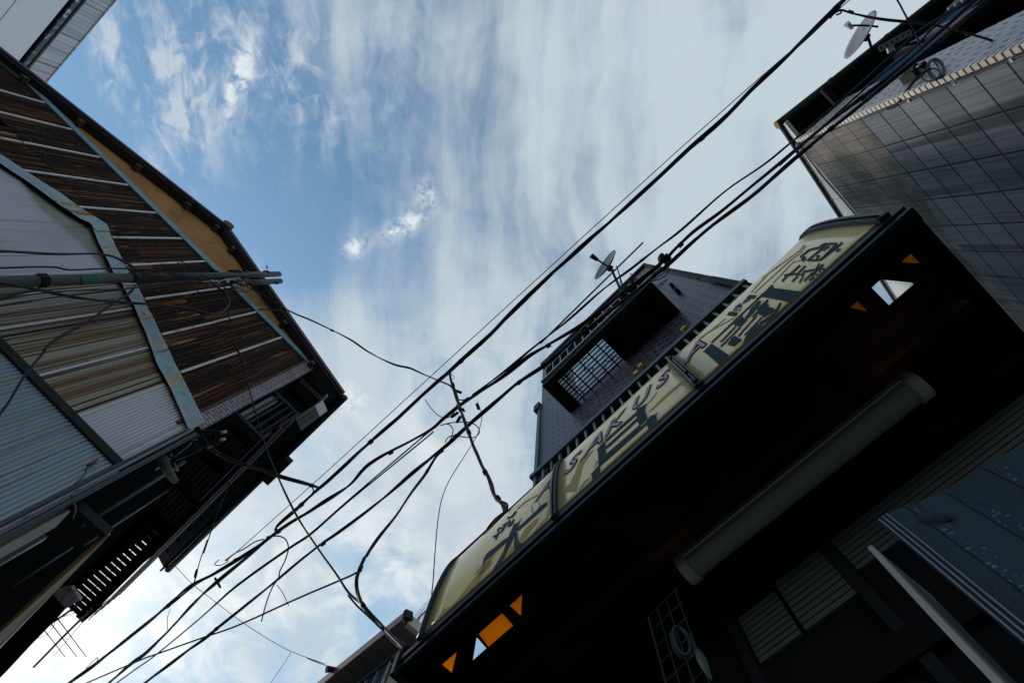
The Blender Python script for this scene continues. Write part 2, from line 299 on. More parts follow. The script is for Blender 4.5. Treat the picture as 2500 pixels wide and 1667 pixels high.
    # wisps and tufts in the blue upper left
    wm = allb([((400, 150, 170, 140), .8), ((440, 320, 90, 150, .3), .95), ((720, 120, 240, 200), .65), ((270, 120, 60, 110), .8), ((760, 230, 60, 90), .9), ((1000, 250, 200, 300), .3), ((520, 200, 220, 200), .35)])
    wisp = mul(mul(sstep(fine, .46, .72), .85), wm)
    pm = allb([((597, 165, 26, 62, .42), 1.3), ((563, 235, 14, 55, .3), 1.1), ((1040, 475, 26, 32), .9), ((985, 552, 60, 22, -.45), 1.15), ((868, 602, 34, 22, -.5), 1.0), ((862, 965, 34, 26, .5), .9), ((840, 990, 60, 26, .6), .5)])
    puff = mul(sstep(noise(comb(a1, a2, 1.), 30., 9, .68), .36, .62), pm)
    lm = allb([((500, 1500, 420, 240), .9), ((900, 1380, 300, 240), .9), ((1150, 1000, 200, 200), .35), ((200, 1650, 400, 220), .9), ((900, 1100, 300, 120), .4)])
    low = mul(sstep(mott, .38, .66), lm)
    sky = nt.nodes.new('ShaderNodeTexSky'); sky.sky_type = 'NISHITA'; sky.sun_disc = False; sky.sun_elevation = SEL
    sky.sun_rotation = math.atan2(SUN.x, SUN.y); sky.air_density = 1.0; sky.dust_density = .4; sky.ozone_density = 1.2
    S = 10.
    def c(r, g, b, k=.72): return (r * S * k, g * S * k, b * S * k)
    hsv = nt.nodes.new('ShaderNodeHueSaturation'); hsv.inputs['Saturation'].default_value = SKY_SAT; hsv.inputs['Value'].default_value = SKY_VAL
    cl = nt.nodes.new('ShaderNodeVectorMath'); cl.operation = 'MINIMUM'; L(sky.outputs[0], cl.inputs[0]); cl.inputs[1].default_value = (2.4, 2.9, 4.2); L(cl.outputs[0], hsv.inputs['Color'])
    tint = nt.nodes.new('ShaderNodeMix'); tint.data_type = 'RGBA'; tint.blend_type = 'MULTIPLY'; tint.inputs[0].default_value = 1; L(hsv.outputs[0], tint.inputs[6]); tint.inputs[7].default_value = SKY_TINT
    col = mix(dens, tint.outputs[2], c(.515, .60, .655))
    col = mix(mth('MINIMUM', wisp, .8), col, c(.56, .63, .70))
    col = mix(mth('MINIMUM', low, .85), col, c(.80, .84, .84))
    col = mix(mth('MINIMUM', puff, .85), col, c(.80, .84, .87))
    vm = nt.nodes.new('ShaderNodeVectorMath'); vm.operation = 'DOT_PRODUCT'; nv = nt.nodes.new('ShaderNodeVectorMath'); nv.operation = 'NORMALIZE'
    L(tc.outputs['Generated'], nv.inputs[0]); L(nv.outputs[0], vm.inputs[0]); vm.inputs[1].default_value = tuple(SUN)
    cosd = mth('MAXIMUM', vm.outputs['Value'], 0.)
    glow = add(mul(mth('POWER', cosd, 60.), .42), mul(mth('POWER', cosd, 9.), .06))
    g = nt.nodes.new('ShaderNodeMix'); g.data_type = 'RGBA'; g.blend_type = 'ADD'; g.inputs[0].default_value = 1
    gm = nt.nodes.new('ShaderNodeVectorMath'); gm.operation = 'SCALE'; gm.inputs[0].default_value = c(1, .99, .95); L(glow, gm.inputs[3])
    L(col, g.inputs[6]); L(gm.outputs[0], g.inputs[7])
    hzn = sstep(Z, .52, .06)  # extra bright horizon band, added out of view to lift light on the walls
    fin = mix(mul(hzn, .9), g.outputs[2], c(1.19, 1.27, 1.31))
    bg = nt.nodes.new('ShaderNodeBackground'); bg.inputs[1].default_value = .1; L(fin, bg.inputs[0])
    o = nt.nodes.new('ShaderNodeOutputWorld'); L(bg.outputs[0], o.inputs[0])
SKY_SAT, SKY_VAL, SKY_TINT = 1.0, 1.0, (1.08, 1.30, 1.22, 1)
make_world()
sl = D.lights.new('sun', 'SUN'); sl.energy = 1.1; sl.angle = math.radians(14); sl.color = (1, .97, .93)
so = D.objects.new('sun', sl); COL.objects.link(so); so.rotation_euler = (-SUN).to_track_quat('-Z', 'Y').to_euler(); so.location = SUN * 50
cam = D.cameras.new('camera'); co = D.objects.new('camera', cam); COL.objects.link(co)
cam.sensor_width = 36; cam.lens = F_PX / 2500 * 36; cam.clip_end = 2000; cam.clip_start = .05
from mathutils import Matrix
# rows of camera axes in world space
right = V3((XC.x, YC.x, ZC.x)); down = V3((XC.y, YC.y, ZC.y)); fwd = V3((XC.z, YC.z, ZC.z))
mw = Matrix((( right.x, -down.x, -fwd.x, 0), (right.y, -down.y, -fwd.y, 0), (right.z, -down.z, -fwd.z, EYE), (0, 0, 0, 1)))
co.matrix_world = mw
sc = bpy.context.scene; sc.camera = co
sc.view_settings.view_transform = 'Standard'; sc.view_settings.look = 'None'; sc.view_settings.exposure = .55; sc.view_settings.gamma = 1
sc.cycles.max_bounces = 8

# ------------------------------------------------------------------ helpers that shape things
def interp(pts):
    pts = sorted(pts)
    def f(x):
        if x <= pts[0][0]: return pts[0][1] + (x - pts[0][0]) * (pts[1][1] - pts[0][1]) / max(1e-6, pts[1][0] - pts[0][0])
        for (a, b), (c, d) in zip(pts, pts[1:]):
            if x <= c: return b + (d - b) * (x - a) / max(1e-6, c - a)
        return pts[-1][1] + (x - pts[-1][0]) * (pts[-1][1] - pts[-2][1]) / max(1e-6, pts[-1][0] - pts[-2][0])
    return f
def corr(mb, pl, s0, s1, lo, hi, pitch, amp, off, seg=6, nz=1):
    n = int((s1 - s0) / pitch * seg); v = []
    for i in range(n + 1):
        s = s0 + (s1 - s0) * i / n; o = off + amp * math.sin(2 * math.pi * s / pitch); a, b = lo(s), max(hi(s), lo(s) + .001)
        for k in range(nz + 1): v.append(pl.at(s, a + (b - a) * k / nz, o))
    q = nz + 1
    return mb.mesh(v, [(i * q + k, (i + 1) * q + k, (i + 1) * q + k + 1, i * q + k + 1) for i in range(n) for k in range(nz)], True)
def smooth(pts, k=6):
    out = []; n = len(pts)
    if n < 3:
        return [pts[0].lerp(pts[-1], i / k) for i in range(k + 1)]
    for i in range(n - 1):
        p0, p1, p2, p3 = pts[max(0, i - 1)], pts[i], pts[i + 1], pts[min(n - 1, i + 2)]
        for j in range(k):
            t = j / k; out.append(.5 * ((2 * p1) + (p2 - p0) * t + (2 * p0 - 5 * p1 + 4 * p2 - p3) * t * t + (3 * p1 - p0 - 3 * p2 + p3) * t ** 3))
    out.append(pts[-1]); return out
def path(px, z):
    """pixel list on a cable whose height runs from z[0] to z[-1] along its length"""
    if not hasattr(z, '__len__'): z = (z, z)
    if len(z) == len(px): return [atz(u, v, h) for (u, v), h in zip(px, z)]
    d = [0]
    for a, b in zip(px, px[1:]): d.append(d[-1] + math.hypot(a[0] - b[0], a[1] - b[1]))
    return [atz(u, v, z[0] + (z[-1] - z[0]) * t / d[-1]) for (u, v), t in zip(px, d)]
def strands(mb, pts, r, n=1, twist=.5, k=5, wob=.3):
    P = smooth(pts, k)
    if n == 1:
        return mb.tube(P, r, 6)
    # resample roughly every 12 cm so that the twist shows
    R = [P[0]]
    for a, b in zip(P, P[1:]):
        m = max(1, int((b - a).length / .11)); R += [a.lerp(b, i / m) for i in range(1, m + 1)]
    rs = r * (.62 if n == 2 else .5)
    for s in range(n):
        ph = random.random() * 6.3; q = []; L = 0
        for i, p in enumerate(R):
            if i: L += (p - R[i - 1]).length
            t = (R[min(i + 1, len(R) - 1)] - R[max(i - 1, 0)]).normalized(); u = t.cross(V3((0, 0, 1))).normalized(); w = t.cross(u)
            rad = (r - rs) * (.75 + wob * 2.2 * mnoise.noise(V3((L * .9, s * 7.1, ph)))) ; a = ph + L / twist * 2 * math.pi + 1.5 * mnoise.noise(V3((L * .7, ph, 3.)))
            q.append(p + (u * math.cos(a) + w * math.sin(a)) * rad)
        mb.tube(q, rs, 6)
    return mb
def fillet_poly(pl, px, off, thick):
    return [pl.at(*pl.sz(u, v, off), off) for u, v in px]

# ------------------------------------------------------------------ ground
tag(MB().grid(lambda a, b: V3((-300 + 600 * a, -300 + 600 * b, 0)), 4, 4).build('ground', M['asphalt']), 'grey paved ground', 'ground', kind='structure')

# ------------------------------------------------------------------ gabled house on the left
WL = Pl(atz(54, 197, 8.55), atz(748, 884, 8.55) - atz(54, 197, 8.55))
N = WL.n
sC = WL.sz(513, 1037)[0]; sQ = WL.sz(606, 954)[0]
house = thing('gabled_house', 'tall gabled house clad in rusty corrugated iron with an ochre gable', 'house', WL.at(sC, 0))
OV = .15
apex = WL.sz(553, 553, OV); eaveR = WL.sz(839, 961, OV); slope = (apex[1] - eaveR[1]) / (eaveR[0] - apex[0])
R = lambda s: apex[1] - slope * abs(s - apex[0])
sL = -.75
# body behind the cladding
B0, B1 = WL.at(sL, 0, -.03), WL.at(sC, 0, -.03)
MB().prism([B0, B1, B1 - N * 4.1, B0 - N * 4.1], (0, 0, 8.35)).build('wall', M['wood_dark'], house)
band_up = interp([WL.sz(*p) for p in Q('a1', (0, 1065), (130, 1150), (300, 1260), (500, 1390)) + Q('a2', (720, 155), (760, 250), (850, 440), (920, 545), (985, 680), (1080, 880), (1210, 1140), (1390, 1490))])
band_lo = interp([WL.sz(*p) for p in Q('a1', (0, 1150), (150, 1245), (400, 1430), (560, 1530)) + Q('a2', (590, 150), (640, 270), (735, 460), (780, 530), (880, 700), (975, 920), (1030, 1080), (1120, 1250), (1240, 1520))])
ZT = 8.53
ZL1, ZL2 = 7.52, 7.06
htop = lambda s: min(ZT, R(s) - .12); lowb = lambda s: band_up(s) - .04
jag = lambda s, k: .012 * math.sin(s * 196) + .02 * mnoise.noise(V3((s * 3, k, 0)))
corr(MB(), WL, sL, sQ, lambda s: max(lowb(s), ZL1 - .03 + jag(s, 1)), htop, .032, .0072, .012, 8, 1).build('rusty_cladding_sheet', M['rust'], house)
corr(MB(), WL, 1.2, 4.75, lowb, lambda s: max(ZL1, lowb(s)), .032, .0072, .0075, 8, 1).build('rusty_cladding_sheet', M['rust2'], house)
corr(MB(), WL, 4.75, sQ, lambda s: max(lowb(s), ZL2 + jag(s, 2)), lambda s: ZL1 + .02, .032, .0072, .0080, 8, 1).build('rusty_cladding_sheet', M['rust2'], house)
corr(MB(), WL, 4.4, sQ, lowb, lambda s: max(ZL2 + .03, lowb(s)), .032, .0072, .0035, 8, 1).build('rusty_cladding_sheet', M['rust'], house)
for k in range(90):
    s = random.uniform(.2, sQ - .05); z = random.choice((8.35, 7.95, 7.6, 7.2)) + random.uniform(-.015, .015)
    if lowb(s) + .06 < z < htop(s) - .05: MB().tube([WL.at(s, z, .012), WL.at(s, z, .026)], .006, 6).build('nail_head', M['dull_steel'], house)
# lower cladding in sheets of differing wear
lowz = interp([WL.sz(0, 842), WL.sz(298, 1142)])
sA = WL.sz(*Q('a2', (400, 540))[0])[0]; sB = WL.sz(*Q('a2', (1000, 985))[0])[0]; sD = WL.sz(*Q('a2', (800, 1335))[0])[0]
seam = [WL.sz(*p) for p in Q('a1', (150, 1260), (270, 1420), (440, 1568)) + Q('a2', (400, 150), (540, 270), (690, 440))]
seamz = interp(seam)
hi_b = lambda s: band_lo(s) + .03
corr(MB(), WL, sL, sA, lambda s: lowz(s) - .02, lambda s: min(hi_b(s), max(seamz(s) + .02 * math.sin(s * 196), lowz(s))), .032, .007, .014).build('white_cladding_sheet', M['white_tin'], house)
corr(MB(), WL, seam[0][0] - .4, sA, lambda s: max(seamz(s) - .05, lowz(s)), hi_b, .032, .007, .003).build('olive_cladding_sheet', M['olive_tin'], house)
corr(MB(), WL, sA, sB, lambda s: lowz(s) - .02, hi_b, .032, .007, .006).build('stained_cladding_sheet', M['stain_tin'], house)
corr(MB(), WL, sB, sD, lambda s: lowz(s) - .02, hi_b, .032, .007, .0045).build('stained_cladding_sheet', M['stain_tin'], house)
corr(MB(), WL, sD, sC - .02, lambda s: lowz(s) - .02, hi_b, .032, .007, .009).build('white_cladding_sheet', M['white_tin'], house)
corr(MB(), WL, sL, sC - .01, lambda s: 0.0, lambda s: lowz(s) - .02, .036, .008, .012).build('blue_grey_cladding', M['blue_tin'], house)
def low_trim():
    mb = MB(); a, b = sL, sC
    mb.box8(WL.at(a, lowz(a) - .055, .016), WL.at(b, lowz(b) - .055, .016) - WL.at(a, lowz(a) - .055, .016), N * .028, (0, 0, .075)); return mb
low_trim().build('cladding_trim', M['green_gutter'], house)
# seam covers between stained sheets
for a2p in (((0, 830), (770, 735)), ((220, 1150), (1000, 985)), ((500, 1420), (1090, 1245))):
    p, q = [WL.sz(*x) for x in Q('a2', *a2p)]
    s = (p[0] + q[0]) / 2
    MB().box8(WL.at(s - .011, lowz(s), .014), WL.d * .022, N * .006, (0, 0, band_lo(s) - lowz(s))).build('seam_strip', M['white_tin'], house)
# ochre gable
ss = [i / 24 * (sC + .05) for i in range(25)]
top = [WL.at(s, R(s) - .09, 0) for s in ss] + [WL.at(apex[0], R(apex[0]) - .09, 0)]
top = sorted(top, key=lambda p: (p - WL.p).dot(WL.d))
MB().prism([WL.at(ss[0], 8.5, -.02)] + [p - N * .02 for p in top] + [WL.at(ss[-1], 8.5, -.02)][::1], N * .018).build('gable_plaster', M['ochre'], house)
tr = [(s, min(8.615, R(s) - .10)) for s in [-.25 + i * (sC + .25) / 30 for i in range(31)]]
MB().prism([WL.at(tr[0][0], ZT - .02, .012)] + [WL.at(s, z, .012) for s, z in tr] + [WL.at(sC, ZT - .02, .012)], N * .03).build('gable_trim', M['trim_blue'], house)
# crumpled flashing band
def band(s0, s1, off, n=70):
    mb = MB(); k = 5
    def fn(a, b):
        s = s0 + (s1 - s0) * a; lo, hi = band_lo(s), band_up(s); z = lo + (hi - lo) * b
        return WL.at(s, z, off + .012 * mnoise.noise(V3((s * 4, z * 6, 1))) + (.03 if b < .12 else 0) - (.03 if b > .95 else 0) + .01 * b)
    return mb.grid(fn, n, 10)
sP = WL.sz(*Q('a2', (655, 170))[0])[0]
band(sL, sP + .06, .044).build('flashing_band', M['flash'], house)
band(sP, sC - .04, .032).build('flashing_band', M['flash'], house)
# battens
for c, p, q in [('a1', (0, 620), (310, 710)), ('a1', (0, 770), (500, 890)), ('a1', (0, 940), (670, 1075)), ('a1', (160, 1160), (860, 1260)), ('a1', (510, 1400), (1040, 1450)),
                ('a2', (755, 230), (1200, 237)), ('a2', (910, 415), (1380, 388)), ('a2', (970, 645), (1540, 565)), ('a2', (1090, 890), (1710, 730)), ('a2', (1220, 1145), (1870, 905))]:
    a, b = WL.sz(*Q(c, p)[0]), WL.sz(*Q(c, q)[0]); s = (a[0] + b[0]) / 2
    zt = min(ZT - .01, R(s) - .13); zb = band_up(s)
    mb = MB(); z = zb; cuts = [zb, zb + (zt - zb) * random.uniform(.3, .5), zt]
    for z0, z1 in zip(cuts, cuts[1:]):
        o = random.uniform(-.004, .004); mb.box8(WL.at(s - .013 + o, z0 + .004, .016), WL.d * .027, N * .016, (0, 0, z1 - z0 - .004))
    mb.build('batten', M['white_batten'], house)
# brick quoin
MB().box8(WL.at(sQ, 6.05, -.02), WL.d * (sC - sQ), N * .045, (0, 0, 2.51)).build('brick_quoin', M['quoin'], house)
MB().box8(WL.at(sQ - .035, 5.9, .01), WL.d * .03, N * .022, (0, 0, 2.6)).build('quoin_edge_strip', M['wood_grey'], house)
# roof, bargeboards, purlin ends, ridge cap
eR, eL = eaveR[0], 2 * apex[0] - eaveR[0]
def slab(sa, sb, o0, o1, dz0, dz1):
    a, b = WL.at(sa, R(sa), o0), WL.at(sb, R(sb), o0); a1, b1 = WL.at(sa, R(sa), o1), WL.at(sb, R(sb), o1)
    v = [p + V3((0, 0, dz)) for dz in (dz0, dz1) for p in (a, b, b1, a1)]
    return MB().mesh(v, [(0, 1, 2, 3), (7, 6, 5, 4), (0, 4, 5, 1), (1, 5, 6, 2), (2, 6, 7, 3), (3, 7, 4, 0)])
EL = -4.25
for a, b in ((apex[0], eR), (apex[0], eL)):
    slab(a, b, OV - .004, EL, -.075, .0).build('roof_slope', M['roof_tile'], house)
    slab(a, b, OV - .03, OV, -.085, -.002).build('bargeboard', M['purple_brown'], house)
    slab(a, b, OV - .002, OV + .03, -.05, .018).build('verge_capping', M['purple_brown'], house)
MB().tube([WL.at(apex[0], R(apex[0]) + .01, OV + .06), WL.at(apex[0], R(apex[0]) + .01, EL)], .09, 10).build('ridge_cap', M['purple_brown'], house)
for u, v in ((69, 192), (215, 300), (340, 405), (457, 498), (529, 553), (566, 606), (631, 693), (697, 787), (762, 886)):
    s, z = WL.sz(u, v, .1)
    MB().box8(WL.at(s - .035, R(s) - .165, -.01), WL.d * .07, N * .125, (0, 0, .085)).build('purlin_end', M['wood_grey'], house)
# eave gutter along the alley side
gs = lambda o, dz=0, ds=0: WL.at(eR + ds, R(eR) + dz, o)
MB().tube([gs(OV, -.03, .05), gs(EL, -.05, .05)], .05, 10).build('gutter', M['dark_metal'], house)
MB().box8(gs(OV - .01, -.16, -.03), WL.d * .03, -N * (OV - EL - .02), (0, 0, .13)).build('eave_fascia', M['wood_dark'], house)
MB().box8(gs(-1.2, -.14, .08), WL.d * .12, -N * .55, (0, 0, .10)).build('gutter_joint', M['dark_metal'], house)
SW = Pl(WL.at(sC, 0), -N)
for i in range(14):
    s = .1 + i * .3
    MB().box8(SW.at(s, R(eR) - .02, 0) , SW.d * .05, SW.n * (eR - sC - .02), (0, 0, .06)).build('rafter_end', M['wood_dark'], house)
# corner conduits
for k, (ds, o, r) in enumerate(((-.05, .055, .020), (-.015, .085, .014), (.03, .06, .022))):
    pts = [WL.at(sC + ds, z, o + .006 * math.sin(z * 2 + k)) for z in (0, 1.5, 3, 4.4, 5.3, 5.9)]
    MB().tube(smooth(pts, 4), r, 8).build('conduit', M['cable_grey'] if k != 1 else M['dull_steel'], house)
# pale panel strip on the alley wall and dark window recesses
MB().box8(SW.at(.13, 1.2, 0), SW.d * .26, SW.n * .03, (0, 0, 3.55)).build('shutter_box_panel', M['house_wall'], house)
MB().box8(SW.at(.44, 1.2, 0), SW.d * .05, SW.n * .05, (0, 0, 3.5)).build('door_frame', M['dull_steel'], house)
for s in (.62, .95, 1.5): MB().box8(SW.at(s, .3, 0), SW.d * .02, SW.n * .04, (0, 0, 4.0)).build('door_frame', M['dark_metal'], house)
for (a_, b_), r_, m_ in ((((450, 1126), (195, 1285)), .022, 'teal_trim'), (((410, 1196), (205, 1330)), .014, 'dull_steel'), (((176, 1335), (30, 1430)), .012, 'teal_trim')):
    MB().tube([SW.on(*a_, .10), SW.on(*b_, .10)], r_, 8).build('wall_pipe', M[m_], house)
# window grille cage high on the corner
pA0, pA1 = atz(662, 965, 7.52), atz(719.5, 1016, 7.52); pB1 = atz(628, 1085, 6.7)
yo = SW.n.dot(pA1 - SW.p); 
cage = MB().box8(SW.at(.04, 6.66, yo - .012), SW.d * .03, SW.n * .03, (0, 0, .9)).build('window_grille', M['dark_metal'], house)
for z in (7.52, 6.7):
    MB().beam(SW.at(.06, z, 0), SW.at(.06, z, yo - .012), .035, .05).build('grille_arm', M['dark_metal'], cage)
    MB().beam(SW.at(1.25, z, 0), SW.at(1.25, z, yo), .03, .04).build('grille_arm', M['dark_metal'], cage)
    MB().beam(SW.at(.08, z, yo), SW.at(1.25, z, yo), .03, .03).build('grille_rail', M['dark_metal'], cage)
for i in range(1, 5): MB().beam(SW.at(.06, 6.7, yo * i / 4.6), SW.at(.06, 7.52, yo * i / 4.6), .022, .022, (1, 0, 0)).build('grille_bar', M['dark_metal'], cage)
MB().box8(SW.at(.1, 6.75, .02), SW.d * .02, SW.n * .10, (0, 0, .75)).build('window_panel', M['olive_tin'], cage)
# balcony of the upper floor: corrugated underside, slatted part, thin rails
ZB = 6.95
o0 = .02; yo2 = SW.n.dot(atz(446, 1278, ZB) - SW.p)
def floorgrid(s0, s1, z, oa, ob, pitch, amp):
    n = int((ob - oa) / pitch * 6); v = []
    for i in range(n + 1):
        o = oa + (ob - oa) * i / n; dz = amp * math.sin(2 * math.pi * i / 6)
        v += [SW.at(s0, z + dz, o), SW.at(s1, z + dz, o)]
    return MB().mesh(v, [(2 * i, 2 * i + 1, 2 * i + 3, 2 * i + 2) for i in range(n)], True)
bal = floorgrid(.35, 2.2, ZB, o0, yo2 - .02, .06, .008).build('balcony_floor', M['corr_brown'], house)
for s in (.4, .95, 1.5, 2.1): MB().box8(SW.at(s, ZB - .045, .0), SW.d * .05, SW.n * yo2, (0, 0, .03)).build('floor_joist', M['wood_dark'], bal)
# slatted part of the balcony floor: bright slots between planks
slat = MB().box8(SW.at(2.2, ZB - .03, o0), SW.d * .06, SW.n * (yo2 - o0 - .02), (0, 0, .04)).build('slatted_floor', M['wood_dark'], house)
sl0, sl1, nsl = 2.3, 4.02, 15
for i in range(nsl + 1):
    s = sl0 + (sl1 - sl0) * i / nsl; MB().box8(SW.at(s, ZB - .03, .06), SW.d * .078, SW.n * (yo2 - .08), (0, 0, .02)).build('slat', M['wood_dark'], slat)
for o, w in ((.06, .02), (.22, .012), (yo2 - .13, .115)):
    MB().box8(SW.at(2.26, ZB - .045, o), SW.d * 1.85, SW.n * w, (0, 0, .012)).build('slat_bearer', M['wood_dark'], slat)
MB().box8(SW.at(2.26, ZB - .05, .0), SW.d * 1.85, SW.n * .06, (0, 0, .05)).build('slat_bearer', M['wood_dark'], slat)
MB().box8(SW.at(.0, ZB - .06, yo2 - .03), SW.d * 4.1, SW.n * .03, (0, 0, .09)).build('floor_edge', M['wood_dark'], bal)
for i in range(6):
    z = ZB + .05 + i * .10
    MB().tube([SW.at(-.0 + .0 * i, z, yo2 + .018), SW.at(4.15, z, yo2 + .018)], .0085, 6).build('balcony_rail', M['dull_steel' if i in (0, 3) else 'dark_metal'], bal)
for s in (.2, 1.4, 2.8, 4.1): MB().box8(SW.at(s, ZB, yo2 - .028), SW.d * .03, SW.n * .025, (0, 0, .6)).build('rail_post', M['dark_metal'], bal)
# lower lean-to over the lane: ribbed sheet, edge pole, bracket, board, brushed panel
bE = atz(264, 1302, 4.74); oE = SW.n.dot(bE - SW.p); sE = SW.d.dot(bE - SW.p)
MB().box8(SW.at(sE - .03, 4.70, 0), SW.d * .06, SW.n * oE, (0, 0, .07)).build('lean_to_bracket', M['green_gutter'], house)
oL = atz(21, 1564, 4.74)
lt = MB(); rib = 9
iL = atz(0, 1493, 4.30); farI = SW.at(1.9, 4.25, SW.n.dot(iL - SW.p)); farO = SW.at(2.1, 4.74, oE)
def ltf(a, b):
    p = bE.lerp(farI + SW.d * .4, a); q = bE.lerp(farO, a); r = p.lerp(q, b); return r + V3((0, 0, .012 * math.sin(b * rib * 2 * math.pi) * a))
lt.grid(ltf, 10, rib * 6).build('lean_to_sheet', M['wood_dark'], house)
for b in [k / rib for k in range(1, rib)]:
    MB().tube([ltf(.12, b) - V3((0, 0, .006)), ltf(1, b) - V3((0, 0, .03))], .009, 6).build('lean_to_rib', M['lamp_white'], house)
MB().tube([bE, farI + SW.d * .4], .018, 8).build('lean_to_pole', M['bamboo'], house)
MB().tube([bE, farO], .016, 8).build('lean_to_pole', M['plastic_white'], house)
zd = 5.2
dp = [atz(u, v, zd) for u, v in ((126, 1457), (153, 1487), (118, 1526), (60, 1585), (0, 1650), (-80, 1730), (-140, 1640), (-60, 1570))]
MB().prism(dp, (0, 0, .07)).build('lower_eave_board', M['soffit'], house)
bp_ = [atz(u, v, zd + .02) for u, v in Q('b4', (740, 720), (900, 690), (1020, 860), (805, 990), (660, 822))]
MB().prism(bp_, (0, 0, .03)).build('brushed_panel', M['brushed'], house)
# vent pipe stub, white box, perforated strap under the eave
vp = [SW.on(u, v, o) for (u, v), o in zip(Q('b1', (2060, 345), (2110, 470), (2235, 650)), (.05, .13, .26))]
MB().tube(vp, [.045, .042, .03], 12).build('vent_pipe', M['beige_pipe'], house)
zw = 7.3; wq = [atz(u, v, zw) for u, v in Q('b2', (1680, 890), (1930, 730), (1990, 870), (1750, 1050))]
wb = MB().prism(wq, (0, 0, .22)).build('vent_box', M['plastic_white'], house)
for t in (.3, .62): MB().beam(wq[0].lerp(wq[3], t) - V3((0, 0, .003)), wq[1].lerp(wq[2], t) - V3((0, 0, .003)), .012, .008).build('box_rib', M['dull_steel'], wb)
a, b = [atz(*p, 7.6) for p in Q('b2', (1900, 770), (2085, 600))]; MB().tube([a, b], .016, 8).build('pipe_stub', M['steel'], house)
a, b = [atz(*p, 7.75) for p in Q('b2', (1745, 400), (2005, 640))]
strap = MB()
sd = (b - a); nb = 8
for i in range(nb):
    p0 = a + sd * (i / nb); p1 = a + sd * ((i + 1) / nb); c = (p0 + p1) / 2; w = V3((-sd.y, sd.x, 0)).normalized() * .028; dd = sd / nb / 2
    q = [c + dd * .55 * math.cos(k * math.pi / 4) + w * .55 * math.sin(k * math.pi / 4) for k in range(8)]
    o = [c + dd, c + dd + w, c + w, c - dd + w, c - dd, c - dd - w, c - w, c + dd - w]
    strap.mesh(q + o, [(k, (k + 1) % 8, 8 + (k + 1) % 8, 8 + k) for k in range(8)])
strap.build('perforated_strap', M['steel'], house)

# ------------------------------------------------------------------ pole in front of the gable
PP = Pl(WL.at(0, 0, .40), WL.d)
pb, pt = PP.on(0, 691), PP.on(690, 669)
pdir = (pt - pb).normalized(); base = pb + pdir * ((0 - pb.z) / pdir.z)
pole = thing('utility_pole', 'leaning grey steel pole with flaking green paint in front of the rusty gable wall', 'pole', base)
zmid = PP.on(330, 678); z2 = PP.on(405, 676)
MB().tube([base, zmid], [.054, .051], 14).build('pole_shaft', M['pole'], pole)
MB().tube([zmid - pdir * .02, pt - pdir * .10], [.049, .045], 14).build('pole_shaft', M['pole'], pole)
MB().tube([zmid - pdir * .06, zmid + pdir * .03], .056, 14).build('pole_collar', M['dark_metal'], pole)
gA, gB = PP.on(190, 683), PP.on(298, 678)
MB().tube([gA, gB], [.0535, .0505], 14, caps=False).build('green_paint_band', M['pole_green'], pole)
side = pdir.cross(PP.n).normalized()
if side.dot(PP.d) < 0: side = -side
q0, q1 = PP.on(560, 686), PP.on(690, 680)
MB().tube([q0 + side * .045, q1 + side * .05 - pdir * .12], .042, 12).build('pole_shaft', M['pole'], pole)
for px in ((100, 685), (355, 676), (523, 668), (575, 668), (600, 668), (650, 668)):
    p = PP.on(*px); MB().tube([p - pdir * .035, p + pdir * .035], .058 if px[0] < 120 else .050, 12).build('clamp_band', M['dark_metal'], pole)
for px, r in (((100, 685), .062), ((565, 668), .052), ((578, 668), .054)):
    p = PP.on(*px)
    pts = [p + pdir * (.012 * k / 6 - .03 + .05 * k / 18) + (side * math.cos(k * 1.05) + PP.n * math.sin(k * 1.05)) * r for k in range(18)]
    MB().tube(pts, .007, 6).build('wire_wrap', M['cable'], pole)
for px in ((515, 690), (528, 691), (575, 700), (590, 694)):
    p = PP.on(*px, .05); MB().box8(p - pdir * .05 - side * .03 - PP.n * .03, pdir * .10, side * .055, PP.n * .05).build('terminal_box', M['dull_steel'], pole)
p = PP.on(672, 690); MB().box8(p - pdir * .03 - side * .0, pdir * .05, side * .04, PP.n * .03).build('bracket', M['dark_metal'], pole)
p = PP.on(652, 655); MB().beam(p, p - side * .05 + pdir * .05, .012, .02).build('bracket', M['dark_metal'], pole)

# ------------------------------------------------------------------ pale tower behind, upper left
TW = Pl(atz(112, 199, 14), atz(280, 0, 14) - atz(112, 199, 14))
s_r = TW.sz(112, 199)[0] - 3.2
tower = thing('grey_tower', 'tall pale grey panelled building at upper left with a streaked parapet', 'building', TW.at(2, 0))
a0, a1 = s_r, 9.0
b0, b1 = TW.at(a0, 0, -.02), TW.at(a1, 0, -.02)
tn = TW.n
MB().prism([b0, b1, b1 - tn * 8, b0 - tn * 8], (0, 0, 13.9)).build('wall', M['tower'], tower)
zz = [0.0, 2.9, 5.3, 7.6, 9.98, TW.sz(0, 52)[1] - .012, TW.sz(*Q('a1', (300, 205))[0])[1]]
for z0, z1 in zip(zz, zz[1:]):
    MB().box8(TW.at(a0, z0 + .012, -.025), TW.d * (a1 - a0), tn * .03, (0, 0, z1 - z0 - .024)).build('wall_panel', M['tower'], tower)
zl = zz[-1]
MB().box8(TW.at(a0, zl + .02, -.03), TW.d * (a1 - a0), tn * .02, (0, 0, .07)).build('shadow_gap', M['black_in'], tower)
MB().box8(TW.at(a0, zl + .085, -.02), TW.d * (a1 - a0), tn * .05, (0, 0, .085)).build('ledge', M['tower_ledge'], tower)
x = a0
off0 = TW.sz(*Q('a1', (535, 273))[0])[0]
k0 = int((off0 - a0) / .93); xs = [off0 + .93 * (k - k0) for k in range(0, 14)]
